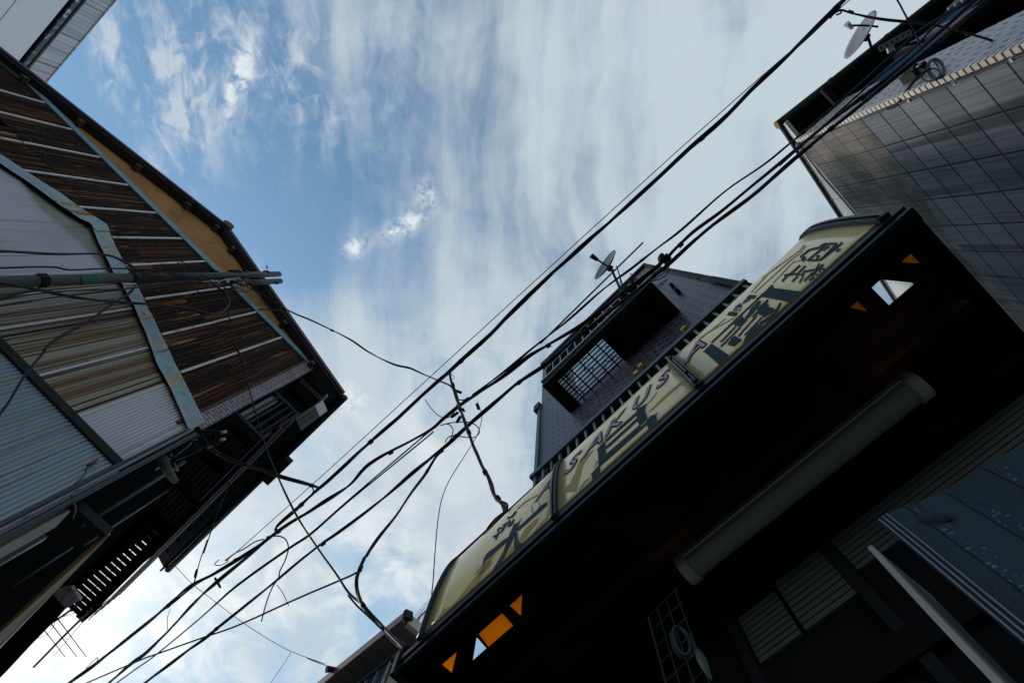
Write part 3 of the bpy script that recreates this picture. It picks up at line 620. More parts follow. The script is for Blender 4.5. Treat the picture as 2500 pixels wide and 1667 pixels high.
for x0, x1 in zip(xs, xs[1:]):
    if x1 > a1: break
    MB().box8(TW.at(x0 + .01, zl + .17, -.02), TW.d * (x1 - x0 - .02), tn * .04, (0, 0, 14.0 - zl - .17)).build('parapet_panel', M['tower_streak'], tower)
MB().box8(TW.at(a0, 13.0, -.035), TW.d * (a1 - a0), tn * .02, (0, 0, .98)).build('parapet_back', M['black_in'], tower)
zp = TW.sz(*Q('a1', (340, 260))[0])[1]
MB().tube([TW.at(a0, zp, .05), TW.at(a1, zp, .05)], .028, 8).build('pipe', M['teal_trim'], tower)
for x0 in xs: MB().box8(TW.at(x0 + .45, zp - .02, .0), TW.d * .03, tn * .06, (0, 0, .04)).build('pipe_clip', M['dark_metal'], tower)
MB().box8(TW.at(a0, 13.98, -.3), TW.d * (a1 - a0), tn * .34, (0, 0, .03)).build('coping', M['tower_streak'], tower)

# ------------------------------------------------------------------ purple brick building behind the shop
YF = 1.75
FP = Pl((0, YF), (1, 0))
XL, XR, ZTOP = -1.90, 1.10, 12.05
pb_ = thing('purple_brick_building', 'narrow three storey building faced in purple brick tiles above the shop sign', 'building', (0, YF, 0))
zr0, zr1 = 4.7, 6.86     # dark window band above the canopy
RX0, RX1 = XL + .04, .84
MB().box((XL, YF, zr1), (XR, YF + .03, ZTOP)).build('brick_facade', M['brickp'], pb_)
MB().box((RX1, YF, 0), (XR, YF + .03, zr1)).build('brick_facade', M['brickp'], pb_)
MB().box((XL, YF, 0), (RX0, YF + .03, zr1)).build('brick_facade', M['brickp'], pb_)
MB().box((XL, YF + .03, 0), (XL + .12, YF + 7, ZTOP)).build('side_wall', M['house_wall'], pb_)
MB().box((XR - .12, YF + .03, 0), (XR, YF + 7, ZTOP)).build('side_wall', M['house_wall'], pb_)
MB().box((XL, YF + 7, 0), (XR, YF + 7.1, ZTOP)).build('back_wall', M['house_wall'], pb_)
MB().box((XL - .02, YF - .02, ZTOP - .0), (XR + .02, YF + 7.1, ZTOP + .08)).build('roof', M['roof_tile'], pb_)
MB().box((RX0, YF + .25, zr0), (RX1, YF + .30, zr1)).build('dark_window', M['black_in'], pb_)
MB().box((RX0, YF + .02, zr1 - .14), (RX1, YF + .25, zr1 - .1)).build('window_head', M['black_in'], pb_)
MB().box((XL - .03, YF - .05, ZTOP - .10), (XR + .03, YF + .0, ZTOP + .06)).build('parapet_trim', M['dark_metal'], pb_)
# right corner flashing (dark green, stepped)
zst = FP.sz(*Q('b8', (490, 695))[0])[1]
MB().box((XR - .030, YF - .035, zst), (XR + .035, YF + .2, ZTOP + .02)).build('corner_flashing', M['green_gutter'], pb_)
MB().box((XR - .045, YF - .045, 0), (XR + .035, YF + .2, zst + .02)).build('corner_flashing', M['green_gutter'], pb_)
# left edge downpipe with hopper
zh = FP.sz(1317, 1000)[1]
MB().box((XL - .055, YF - .03, 0), (XL - .0, YF + .03, zh)).build('downpipe', M['teal_trim'], pb_)
MB().box((XL - .12, YF - .06, zh - .05), (XL - .002, YF + .04, zh + .22)).build('rain_hopper', M['dark_metal'], pb_)
# first floor railing over the canopy
ZR, YR = 5.62, 1.34
rail = MB().box((-1.55, YR - .025, ZR - .03), (.90, YR + .03, ZR + .03)).build('railing', M['teal_trim'], pb_)
nb = 24
for i in range(nb):
    x = -1.5 + i * (.85 + 1.5) / (nb - 1); MB().box((x - .009, YR - .009, 4.66), (x + .009, YR + .009, ZR - .03)).build('baluster', M['dull_steel'], rail)
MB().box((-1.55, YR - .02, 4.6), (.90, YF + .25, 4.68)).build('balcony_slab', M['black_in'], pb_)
for x in (-1.55, .88): MB().box((x, YR + .03, ZR - .02), (x + .02, YF + .03, ZR + .02)).build('railing_return', M['teal_trim'], rail)
# upper balcony
ZS, BX0, BX1, BY = 7.73, -1.33, .57, 1.225
balc = MB().box((BX0, BY, ZS), (BX1, BY + .10, ZS + .15)).build('upper_balcony', M['dark_metal'], pb_)
MB().box((BX0, BY + .10, ZS), (BX0 + .10, YF - .002, ZS + .15)).build('balcony_beam', M['dark_metal'], balc)
MB().box((BX1 - .10, BY + .10, ZS), (BX1, YF - .002, ZS + .15)).build('balcony_beam', M['dark_metal'], balc)
MB().box((-.35, BY + .10, ZS + .03), (BX1 - .1, YF - .002, ZS + .10)).build('balcony_floor', M['canopy_dark'], balc)
MB().box((BX0 + .10, BY + .10, ZS + .05), (BX0 + .17, YF - .002, ZS + .10)).build('balcony_floor', M['canopy_dark'], balc)
for i in range(9):
    y = BY + .13 + i * .05; MB().box((BX0 + .17, y, ZS + .05), (-.35, y + .014, ZS + .075)).build('floor_bar', M['dark_metal'], balc)
for i in range(6):
    x = BX0 + .25 + i * .155; MB().box((x, BY + .10, ZS + .03), (x + .016, YF - .002, ZS + .05)).build('floor_bar', M['dark_metal'], balc)
for i in range(16):
    x = BX0 + .2 + random.random() * .75; y = BY + .15 + random.random() * .3
    MB().beam((x, y, ZS + .09 + .02 * random.random()), (x + random.uniform(-.12, .12), y + random.uniform(-.12, .12), ZS + .10 + .05 * random.random()), .008, .008).build('stored_rod', M['dark_metal'], balc)
MB().box((BX0, BY - .03, ZS + .13), (BX1, BY + .0, ZS + .19)).build('front_rail', M['steel'], balc)
MB().box((BX0, BY - .01, ZS + .98), (BX1 - .1, BY + .03, ZS + 1.06)).build('front_rail', M['dark_metal'], balc)
for i in range(13):
    x = BX0 + .06 + i * .143; MB().box((x - .008, BY + .0, ZS + .15), (x + .008, BY + .016, ZS + .98)).build('baluster', M['dull_steel'], balc)
MB().box((BX0 + .02, BY + .03, ZS + .15), (BX1 - .02, BY + .045, ZS + .9)).build('balcony_screen', M['canopy_dark'], balc)
for z in (ZS + 1.25, ZS + 1.55): MB().tube([V3((BX0 - .02, BY + .05, z)), V3((BX1, BY + .05, z))], .014, 6).build('drying_bar', M['dark_metal'], balc)
for x in (BX0 + .05, -.3, BX1 - .05): MB().beam((x, BY + .05, ZS + 1.6), (x, YF, ZS + 1.6), .03, .03).build('drying_arm', M['dark_metal'], balc)
MB().box((-1.15, YF - .012, 7.95), (-.38, YF - .002, 9.9)).build('balcony_window', M['glass'], pb_)
for px in Q('c1', (1290, 545), (1352, 608)):
    p = FP.on(*px); MB().tube([p, p - V3((0, .10, .02))], .032, 10).build('wall_lamp', M['dark_metal'], pb_)
for px in Q('c1', (1440, 1085), (885, 1560)) + Q('b7', (1355, 85)):
    p = FP.on(*px); MB().box((p.x - .03, p.y - .05, p.z - .02), (p.x + .03, p.y - .001, p.z + .05)).build('cable_clip', M['yellow'], pb_)

# ------------------------------------------------------------------ satellite dishes
def dish(name, label, c, aim, rad, arm_dir, arm_len, mast_to, m, marks=False, group=None):
    t = thing(name, label, 'dish', mast_to, group)
    aim = aim.normalized(); u = aim.orthogonal().normalized(); w = aim.cross(u); n = 40; rings = 7
    mb = MB(); v = []; 
    for side in (0, 1):
        for i in range(rings + 1):
            rr = rad * i / rings; dz = .22 * rad * (i / rings) ** 2 - (.012 if side else 0)
            for k in range(n):
                a = 2 * math.pi * k / n; v.append(c + (u * math.cos(a) + w * math.sin(a) * 1.08) * rr + aim * dz)
    f = []; h = (rings + 1) * n
    for side in (0, 1):
        for i in range(rings):
            for k in range(n):
                q = [side * h + i * n + k, side * h + i * n + (k + 1) % n, side * h + (i + 1) * n + (k + 1) % n, side * h + (i + 1) * n + k]; f.append(q if side == 0 else q[::-1])
    for k in range(n): f.append([rings * n + k, rings * n + (k + 1) % n, h + rings * n + (k + 1) % n, h + rings * n + k])
    mb.mesh(v, f, True).build('dish_bowl', m, t)
    a = c - w * rad * .9 if w.z > 0 else c + w * rad * .9
    a = c + arm_dir[0]
    e = a + arm_dir[1].normalized() * arm_len
    MB().tube(smooth([a, a.lerp(e, .5) + V3((0, 0, -.02)), e], 4), .014, 8).build('feed_arm', M['dark_metal'], t)
    back = (c - e).normalized()
    MB().tube([e - back * .05, e + back * .07], [.04, .026], 10).build('feed_horn', M['plastic_white'] if marks else M['dark_metal'], t)
    j = c - aim * .07
    MB().tube([c - aim * .005, j], .05, 10).build('dish_bracket', M['dark_metal'], t)
    MB().tube([j, mast_to], .019, 8).build('mast', M['dark_metal'], t)
    return t
dzp = 9.0
dc = atz(*Q('c1', (435, 268))[0], dzp)
e1 = atz(*Q('c1', (262, 150))[0], dzp - .05); a1_ = atz(*Q('c1', (520, 320))[0], dzp - .12)
horn = e1 - dc
def seen_aim(c, mx, my, ratio):
    v = (c - CAM).normalized(); m = right * mx + down * my; m = (m - v * m.dot(v)).normalized(); return -m * math.sqrt(1 - ratio * ratio) - v * ratio
dish('satellite_dish', 'grey round satellite dish on an arm reaching out from the purple brick balcony', dc, seen_aim(dc, .84, .54, .2), .245, (a1_ - dc, e1 - a1_), (e1 - a1_).length,
     V3((.22, BY + .03, ZS + .6)), M['dish_dark'])
m0 = atz(*Q('c1', (800, 20))[0], 9.3)
mastp = [atz(*p, 9.2) for p in Q('c1', (840, 5), (500, 350), (300, 560), (0, 850))]
ant = thing('antenna_pole', 'long thin dark pole slanting past the satellite dish of the purple brick building', 'pole', V3((BX0 + .1, BY + .1, ZS + 1)))
MB().tube([atz(*Q('a8', (1575, 118))[0], 9.6), atz(*Q('a8', (880, 800))[0], 8.9)], .013, 8).build('pole_tube', M['dark_metal'], ant)
MB().tube([atz(*Q('c1', (550, 258))[0], 9.28), V3((.30, BY + .04, ZS + 1.0))], .010, 6).build('brace', M['dark_metal'], ant)

# ------------------------------------------------------------------ shop canopy with its sign
Y0 = lambda x: .893 - .0101 * x
CX0, CX1 = -1.955, 1.045
can = thing('shop_canopy', 'black shop canopy with triangular openings under the cream sign', 'canopy', (0, 1.2, 3.5))
def cbar(x0, x1, y0, y1, z0, z1, name, m, par=None):
    v = [V3((x, Y0(x) + dy, z)) for z in (z0, z1) for x, dy in ((x0, y0), (x1, y0), (x1, y1), (x0, y1))]
    return MB().mesh(v, [(3, 2, 1, 0), (4, 5, 6, 7), (0, 1, 5, 4), (1, 2, 6, 5), (2, 3, 7, 6), (3, 0, 4, 7)]).build(name, m, par or can)
cbar(CX0, CX1, .012, .06, 3.55, 3.645, 'front_beam', M['canopy_dark'])
cbar(CX0, CX1, -.004, .011, 3.552, 3.572, 'beam_rail', M['frame_blue'])
cbar(CX0, CX1, -.012, .011, 3.59, 3.618, 'beam_rail', M['frame_blue'])
zc = 3.622
holes_px = [Q('a4', (1085, 1050), (1175, 970), (1165, 1125)), Q('a4', (875, 1240), (1040, 1095), (1120, 1185), (945, 1335)), Q('a4', (840, 1425), (868, 1256), (938, 1338)), Q('a4', (625, 1450), (733, 1357), (697, 1510)),
            Q('a6', (1523, 388), (1593, 325), (1662, 395)), Q('a6', (1323, 560), (1383, 505), (1628, 530), (1447, 685)), Q('a6', (1178, 695), (1230, 645), (1305, 720))]
holes = [[atz(u, v, zc) for u, v in h] for h in holes_px]
outer = [V3((CX0 + .02, Y0(CX0) + .061, zc)), V3((CX1 - .02, Y0(CX1) + .061, zc)), V3((CX1 - .02, 1.748, zc)), V3((CX0 + .02, 1.748, zc))]
ceil = MB(); loops = [outer] + holes; flat = [p for l in loops for p in l]
tri = tessellate_polygon(loops); nn = len(flat)
ceil.mesh(flat + [p + V3((0, 0, .012)) for p in flat], [tuple(t) for t in tri] + [tuple(nn + i for i in reversed(t)) for t in tri])
i = 0; base_i = len(ceil.v) - 2 * nn
for l in loops:
    m_ = len(l)
    ceil.f += [[base_i + i + k, base_i + i + (k + 1) % m_, base_i + nn + i + (k + 1) % m_, base_i + nn + i + k] for k in range(m_)]; ceil.sm += [False] * m_
    i += m_
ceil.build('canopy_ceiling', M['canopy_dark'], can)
for x0, x1 in ((-1.606, -1.14), (-1.93, -1.735), (.60, .762), (.936, 1.02)):
    MB().box((x0, 1.03, 3.652), (x1, 1.24, 3.657)).build('orange_sheet', M['orange'], can)
for x0, x1 in ((CX0, CX0 + .02), (CX1 - .02, CX1)):
    cbar(x0, x1, .061, .85, 3.55 if x0 < 0 else 3.56, 3.70, 'end_board', M['canopy_dark'])
cbar(CX0 - .03, CX0, -.02, .12, 3.53, 3.66, 'corner_cap', M['dark_metal'])
MB().box((-1.85, 1.275, 3.5), (.95, 1.325, 3.615)).build('cross_beam', M['canopy_dark'], can)
MB().box((-1.9, 1.60, 3.53), (.99, 1.745, 3.618)).build('cross_beam', M['canopy_dark'], can)
# sign: curved cream panels
PROF = [(-.015, 2.085), (-.013, 2.3), (-.004, 2.45), (.010, 2.57), (.028, 2.67), (.055, 2.75), (.095, 2.81), (.145, 2.845)]
def prof_d(h):
    for (d0, h0), (d1, h1) in zip(PROF, PROF[1:]):
        if h <= h1: return d0 + (d1 - d0) * (h - h0) / (h1 - h0)
    return PROF[-1][0]
_hs = smooth([V3((d, h, 0)) for d, h in PROF], 5)
def surf(x, h, off=0.):
    # smooth profile lookup by height, with outward offset
    for a, b in zip(_hs, _hs[1:]):
        if h <= b.y or b is _hs[-1]:
            t = (h - a.y) / (b.y - a.y); d = a.x + (b.x - a.x) * t; tx = (b - a).normalized(); break
    return V3((x, Y0(x) + d - off * tx.y, EYE + h + off * tx.x))
def sign_hit(u, v):
    w = W(u, v); rx, ry = w.x / w.z, w.y / w.z
    g = lambda h: ry * h - surf(rx * h, h).y
    lo = 2.0; hi = 2.845; a = lo; prev = g(lo)
    k = 60; res = None
    for i in range(1, k + 1):
        h = lo + (hi - lo) * i / k; c = g(h)
        if c >= 0 and prev < 0:
            l, r = h - (hi - lo) / k, h
            for _ in range(24):
                m_ = (l + r) / 2
                if g(m_) >= 0: r = m_
                else: l = m_
            res = r; break
        prev = c
    if res is None: res = 2.06 if g(lo) >= 0 else 2.80
    return (rx * res, res)
SX0, SX1 = -1.765, .955
sign = thing('shop_sign', 'long curved cream shop sign lettered ASAKUSA over dark blue characters', 'sign', (0, .9, 3.65))
m1a, m1b = sign_hit(*Q('b6', (1815, 900))[0])[0], sign_hit(*Q('b6', (1895, 815))[0])[0]
m2a, m2b = sign_hit(*Q('b7', (2100, 275))[0])[0], sign_hit(*Q('b7', (2205, 185))[0])[0]
H0, H1 = PROF[0][1], PROF[-1][1]
def spanel(x0, x1, name, m, off=0., thick=.02, par=None, nh=26, nx=8, low=None):
    H0 = low or PROF[0][1]; mb = MB(); hs = [H0 + (H1 - H0) * j / nh for j in range(nh + 1)]; xs = [x0 + (x1 - x0) * i / nx for i in range(nx + 1)]
    mb.mesh([surf(x, h, off) for x in xs for h in hs], [(i * (nh + 1) + j, (i + 1) * (nh + 1) + j, (i + 1) * (nh + 1) + j + 1, i * (nh + 1) + j + 1) for i in range(nx) for j in range(nh)], True)
    if thick:
        mb.mesh([surf(x, h, off - thick) for x in xs for h in hs], [(i * (nh + 1) + j, i * (nh + 1) + j + 1, (i + 1) * (nh + 1) + j + 1, (i + 1) * (nh + 1) + j) for i in range(nx) for j in range(nh)], True)
        for x in (x0, x1): mb.mesh([surf(x, h, o) for h in hs for o in (off, off - thick)], [(2 * j, 2 * j + 1, 2 * j + 3, 2 * j + 2) for j in range(nh)])
        for h in (H0, H1): mb.mesh([surf(x, h, o) for x in xs for o in (off, off - thick)], [(2 * j, 2 * j + 1, 2 * j + 3, 2 * j + 2) for j in range(nx)])
    return mb.build(name, m, par or sign)
spanel(SX0, m1a, 'sign_panel', M['cream']); spanel(m1b, m2a, 'sign_panel', M['cream']); spanel(m2b, SX1, 'sign_panel', M['cream'])
for x0, x1 in ((SX0 - .035, SX0), (m1a + .002, m1b - .002), (SX1, SX1 + .045)):
    spanel(x0, x1, 'sign_frame', M['frame_blue'], .016, .035, nx=1, low=2.055); w = (x1 - x0) * .3
    spanel(x0 + (x1 - x0) / 2 - w / 2, x0 + (x1 - x0) / 2 + w / 2, 'frame_groove', M['canopy_dark'], .0175, .003, nx=1)
spanel(m2a + .002, m2b - .002, 'sign_frame', M['frame_blue'], .012, .03, nx=1, low=2.06)
for k in range(4):
    x = m2a + .008 + (m2b - m2a - .016) * (k + .5) / 4; spanel(x - .0035, x + .0035, 'frame_groove', M['canopy_dark'] if k % 2 else M['teal_trim'], .018 if k % 2 else .022, .008, nx=1)
for h in (2.2, 2.55): 
    p = surf((m2a + m2b) / 2, h, .025); MB().tube([p, p - V3((0, .012, 0))], .008, 8).build('frame_bolt', M['dark_metal'], sign)
MB().box((SX0 - .03, .97, 3.65), (SX1 + .04, .985, 4.36)).build('sign_back', M['canopy_dark'], sign)
# --- lettering traced on to the panels
def decal(mb, pts_px, off):
    pts = [sign_hit(u, v) for u, v in pts_px]
    bm = bmesh.new(); 
    try:
        tris = tessellate_polygon([[V3((a, b, 0)) for a, b in pts]])
        vs = [bm.verts.new((a, b, 0)) for a, b in pts]
        for t in tris:
            try: bm.faces.new([vs[i] for i in t])
            except ValueError: pass
        h = 2.08
        while h < 2.85:
            bmesh.ops.bisect_plane(bm, geom=bm.verts[:] + bm.edges[:] + bm.faces[:], plane_co=(0, h, 0), plane_no=(0, 1, 0)); h += .03
        bm.verts.index_update(); idx = {v: i for i, v in enumerate(bm.verts)}
        mb.mesh([surf(v.co.x, min(max(v.co.y, H0 + .001), H1), off) for v in bm.verts], [tuple(idx[v] for v in f.verts) for f in bm.faces])
    finally: bm.free()
def stroke(mb, pts, w, off):
    """thick polyline in pixel space, drawn as a single outline"""
    n = len(pts); L = []; Rr = []
    for i, (x, y) in enumerate(pts):
        x0, y0 = pts[max(0, i - 1)]; x1, y1 = pts[min(n - 1, i + 1)]; d = math.hypot(x1 - x0, y1 - y0) or 1; nx, ny = -(y1 - y0) / d * w / 2, (x1 - x0) / d * w / 2
        L.append((x + nx, y + ny)); Rr.append((x - nx, y - ny))
    for i in range(n - 1): decal(mb, [L[i], L[i + 1], Rr[i + 1], Rr[i]], off)
def polys(c, off, *ps):
    mb = MB()
    for p in ps: decal(mb, Q(c, *p), off)
    return mb
def strk(mb, c, off, w, *ps):
    for p in ps: stroke(mb, Q(c, *p), w, off)
    return mb
OF = .0035
def letter(name, mb, m=None): return mb.build(name, m or M['letter'], sign)
# small blossom character and first brush character
mb = strk(MB(), 'b6', OF, 3.6, [(1065, 1105), (1120, 1075), (1150, 1035)], [(1100, 1140), (1130, 1060)], [(1120, 1030), (1150, 985), (1190, 985)], [(1160, 1050), (1230, 950), (1240, 915)],
          [(1190, 960), (1240, 930), (1290, 895)], [(1245, 860), (1290, 850), (1335, 828)], [(1260, 965), (1320, 905), (1335, 870)], [(1300, 850), (1365, 770)], [(1275, 880), (1300, 945)], [(1330, 915), (1255, 972)])
letter('small_character', mb)
mb = polys('b6', OF, [(930, 1490), (975, 1400), (1250, 1150), (1265, 1105), (1215, 1130), (1090, 1235), (990, 1310), (950, 1380)],
           [(1445, 840), (1430, 860), (1385, 920), (1335, 945), (1270, 1090), (1200, 1290), (1120, 1430), (1000, 1640), (1090, 1575), (1130, 1510), (1210, 1370), (1270, 1240), (1330, 1110), (1370, 1010), (1400, 930)],
           [(1385, 1025), (1640, 800), (1760, 690), (1770, 660), (1740, 665), (1660, 715), (1630, 760), (1400, 970), (1370, 1010)],
           [(1350, 1060), (1335, 1200), (1345, 1270), (1375, 1310), (1530, 1178), (1460, 1192), (1410, 1175), (1385, 1130), (1380, 1030)])
letter('brush_character', mb)
# second brush character with its bars
mb = polys('b7', OF, [(935, 930), (915, 930), (820, 1040), (840, 1045), (850, 1235), (945, 1140)], [(865, 1240), (845, 1240), (745, 1355), (765, 1360), (765, 1480), (870, 1385)],
           [(1455, 445), (1430, 470), (1340, 515), (1320, 570), (1370, 735), (1475, 640), (1440, 530)], [(1618, 545), (1580, 580), (1505, 610), (1450, 690), (1510, 815), (1620, 710), (1580, 600)])
strk(mb, 'b7', OF - .0004, 5.4, [(935, 925), (1330, 572)], [(945, 1010), (1345, 642)], [(940, 1115), (1380, 730)], [(850, 1240), (1470, 690)], [(860, 1370), (1500, 802)])
letter('brush_character', mb)
# third brush character
mb = polys('b8', OF, [(1245, 760), (1225, 765), (1150, 840), (1090, 890), (1080, 910), (1500, 992), (1655, 858), (1250, 805)], [(1050, 1260), (1175, 1300), (1000, 1450), (940, 1540), (850, 1568), (890, 1440), (960, 1340)],
           [(1095, 965), (1060, 970), (960, 1065), (940, 1110), (880, 1190), (910, 1200), (1000, 1110), (1070, 1020)], [(1190, 940), (1160, 960), (1050, 1060), (1045, 1100), (960, 1180), (1000, 1170), (1080, 1100), (1170, 1010)],
           [(1195, 1010), (1190, 1050), (1260, 1060), (1215, 1130), (1130, 1180), (1100, 1150), (1055, 1140), (1065, 1090), (1150, 1040)], [(1360, 985), (1335, 990), (1290, 1060), (1210, 1130), (1280, 1115), (1340, 1040)],
           [(1440, 1055), (1380, 1060), (1200, 1160), (1060, 1255), (1100, 1262), (1300, 1175)], [(845, 1145), (830, 1180), (735, 1270), (830, 1300), (915, 1210), (870, 1190)],
           [(730, 1430), (660, 1525), (750, 1550), (850, 1460), (800, 1440), (770, 1415)])
for q in ([(1630, 1360), (1655, 1360), (1765, 1250), (2040, 1430), (1915, 1568), (1680, 1362)],): decal(mb, Q('c1', *q), OF)
strk(mb, 'b8', OF - .0004, 3.6, [(1090, 905), (460, 1500)], [(770, 1290), (600, 1470), (570, 1490)], [(830, 1300), (640, 1490), (575, 1550)], [(1040, 1150), (800, 1420)], [(1110, 1170), (880, 1410)])
letter('brush_character', mb)
mb = polys('b8', OF, [(945, 890), (900, 935), (1000, 940), (1040, 900)], [(690, 1105), (650, 1150), (770, 1165), (800, 1120)], [(835, 995), (770, 1035), (755, 1055), (850, 1030)])
strk(mb, 'b8', OF, 2.6, [(775, 1050), (730, 1100)], [(800, 1040), (765, 1105)], [(845, 1030), (808, 1105)], [(850, 1000), (960, 945)], [(870, 975), (930, 930)])
letter('small_character', mb)
mb = polys('b8', OF, [(1655, 395), (1600, 425), (1620, 475), (1670, 435)], [(2070, 305), (2035, 340), (2080, 342), (2122, 306)])
strk(mb, 'b8', OF, 4.2, [(1900, 240), (1830, 290), (1700, 322), (1590, 412)], [(1900, 245), (2065, 237)], [(2060, 237), (1870, 430), (1830, 448), (1680, 452)], [(1690, 450), (1860, 310), (1900, 262)], [(1900, 275), (1965, 270), (1880, 330)],
     [(1800, 400), (1840, 385), (1800, 432)], [(2135, 222), (1850, 448)])
letter('small_character', mb)
mb = strk(MB(), 'b8', OF, 4.2, [(1590, 512), (1470, 622), (1385, 650)], [(1660, 520), (1560, 622), (1400, 640)], [(1430, 640), (1360, 720)], [(1840, 490), (1790, 570), (1650, 592), (1610, 640)], [(1890, 502), (1780, 600), (1730, 650)],
          [(1550, 632), (1640, 640), (1580, 740)], [(1560, 650), (1490, 722)], [(1750, 610), (1640, 720)], [(2050, 490), (1965, 562), (1860, 560), (1840, 610)], [(1735, 620), (1840, 640), (1930, 572)], [(1775, 660), (1705, 710)], [(1845, 660), (1760, 740)], [(1990, 600), (1800, 735)])
letter('small_character', mb)
# ASAKUSA: slanted mauve letters with a dark outline, laid on to the curved panel
def glyph(mb, ch, x0, x1, h0, h1, off, grow):
    cu = D.curves.new('glyph', 'FONT'); cu.body = ch; cu.size = 1; cu.shear = .45; cu.offset = grow; cu.resolution_u = 4
    ob = D.objects.new('glyph', cu); me = D.meshes.new_from_object(ob)
    ref = GB.setdefault(ch, None)
    if ref is None:
        xs = [v.co.x for v in me.vertices]; ys = [v.co.y for v in me.vertices]; ref = GB[ch] = (min(xs), max(xs), min(ys), max(ys))
    bm = bmesh.new(); bm.from_mesh(me)
    for v in bm.verts:
        v.co.x = x0 + (v.co.x - ref[0]) / (ref[1] - ref[0]) * (x1 - x0); v.co.y = h0 + (v.co.y - ref[2]) / (ref[3] - ref[2]) * (h1 - h0); v.co.z = 0
    h = 2.2
    while h < 2.8:
        bmesh.ops.bisect_plane(bm, geom=bm.verts[:] + bm.edges[:] + bm.faces[:], plane_co=(0, h, 0), plane_no=(0, 1, 0)); h += .02
    bm.verts.index_update()
    mb.mesh([surf(v.co.x, v.co.y, off) for v in bm.verts], [[v.index for v in f.verts] for f in bm.faces]); bm.free()
    D.objects.remove(ob); D.curves.remove(cu); D.meshes.remove(me)
GB = {}
for ch, x0, x1, h0, h1 in (('A', -.985, -.860, 2.385, 2.52), ('S', -.765, -.648, 2.375, 2.525), ('A', -.640, -.500, 2.378, 2.52), ('K', -.475, -.320, 2.385, 2.53), ('U', -.275, -.135, 2.39, 2.535), ('S', -.118, -.006, 2.385, 2.53), ('A', .060, .195, 2.38, 2.525)):
    a = MB(); glyph(a, ch, x0, x1, h0, h1, .0046, -.006); b = MB(); glyph(b, ch, x0, x1, h0, h1, OF, .034)
    o = letter('latin_letter', b, M['ink']); a.build('letter_fill', M['mauve'], o)
# painted olive branches
mb = polys('b6', .0018, [(820, 1568), (870, 1520), (990, 1400), (1100, 1290), (1060, 1360), (1000, 1470), (940, 1568)], [(1390, 1140), (1470, 1000), (1600, 880), (1650, 850), (1620, 930), (1440, 1150)],
           [(1540, 1150), (1600, 1000), (1740, 850), (1800, 700), (1840, 540), (1850, 620), (1830, 760), (1700, 950), (1570, 1140)], [(1265, 1315), (1300, 1230), (1340, 1210), (1340, 1270)])
for q in ([(580, 1185), (700, 1050), (900, 800), (985, 690), (960, 780), (820, 930), (700, 1060)], [(790, 1000), (850, 890), (905, 800), (900, 850), (830, 970)]): decal(mb, Q('a4', *q), .0018)
strk(mb, 'a4', .0018, 3, [(600, 1150), (640, 1080), (700, 1050)], [(610, 1120), (660, 1125)], [(640, 1060), (650, 1140)])
strk(mb, 'b6', .0018, 2.4, [(1370, 750), (1480, 650), (1640, 565)], [(1560, 700), (1570, 800), (1600, 850)], [(1650, 650), (1690, 720)])
letter('painted_branch', mb, M['olive'])
for q in ([(360, 1568), (480, 1470), (540, 1340), (600, 1180), (680, 1110), (790, 1030), (740, 1090), (650, 1220), (600, 1400), (560, 1568)], [(590, 1530), (680, 1420), (770, 1360), (680, 1440), (600, 1568)],
          [(1950, 120), (1750, 290), (1640, 390), (1480, 555), (1520, 535), (1680, 390), (1960, 140)], [(1910, 30), (1830, 70), (1780, 80), (1840, 50)], [(780, 1290), (840, 1180), (820, 1170)]): letter('painted_branch', polys('b7', .0018, q), M['olive'])
letter('painted_twig', strk(MB(), 'b7', .0018, 2, [(1590, 300), (1500, 420), (1420, 480)]), M['olive'])
mb = strk(MB(), 'b8', .0018, 2.2, [(1640, 250), (1590, 320), (1180, 620), (960, 860)], [(1660, 260), (1600, 350), (1450, 460), (1000, 870)], [(1350, 495), (1100, 680)], [(1600, 450), (1500, 470), (1240, 740)], [(750, 1180), (300, 1440)], [(640, 1190), (250, 1500)])
pass
letter('painted_branch', mb, M['olive'])

# fluorescent lamp under the canopy
lamp = thing('fluorescent_lamp', 'long unlit white fluorescent tube fitting under the black canopy', 'lamp', (0, 1.46, 3.6))
LX0, LX1, LY0, LY1 = -.60, .66, 1.405, 1.535
def dprof(x, k=1., dz=0.):
    yc, hw = (LY0 + LY1) / 2, (LY1 - LY0) / 2 * k
    return [V3((x, yc - hw, 3.615)), V3((x, yc - hw, 3.575))] + [V3((x, yc - hw * math.cos(a), 3.575 - (.05 * k) * math.sin(a))) for a in [math.pi * t / 10 for t in range(1, 10)]] + [V3((x, yc + hw, 3.575)), V3((x, yc + hw, 3.615))]
MB().prism(dprof(LX0 + .03, .86), (LX1 - LX0 - .06, 0, 0)).build('diffuser', M['lamp_diff'], lamp)
for x in (LX0, LX1 - .05): MB().prism(dprof(x, 1.0), (.05, 0, 0)).build('end_cap', M['lamp_white'], lamp)
MB().box((LX0 + .05, LY0 - .0, 3.585), (LX1 - .05, LY0 + .028, 3.612)).build('reflector_edge', M['lamp_white'], lamp)
MB().beam((LX0 + .05, LY0 + .02, 3.568), (LX1 - .05, LY0 + .02, 3.568), .008, .03).build('reflector_lip', M['lamp_white'], lamp)

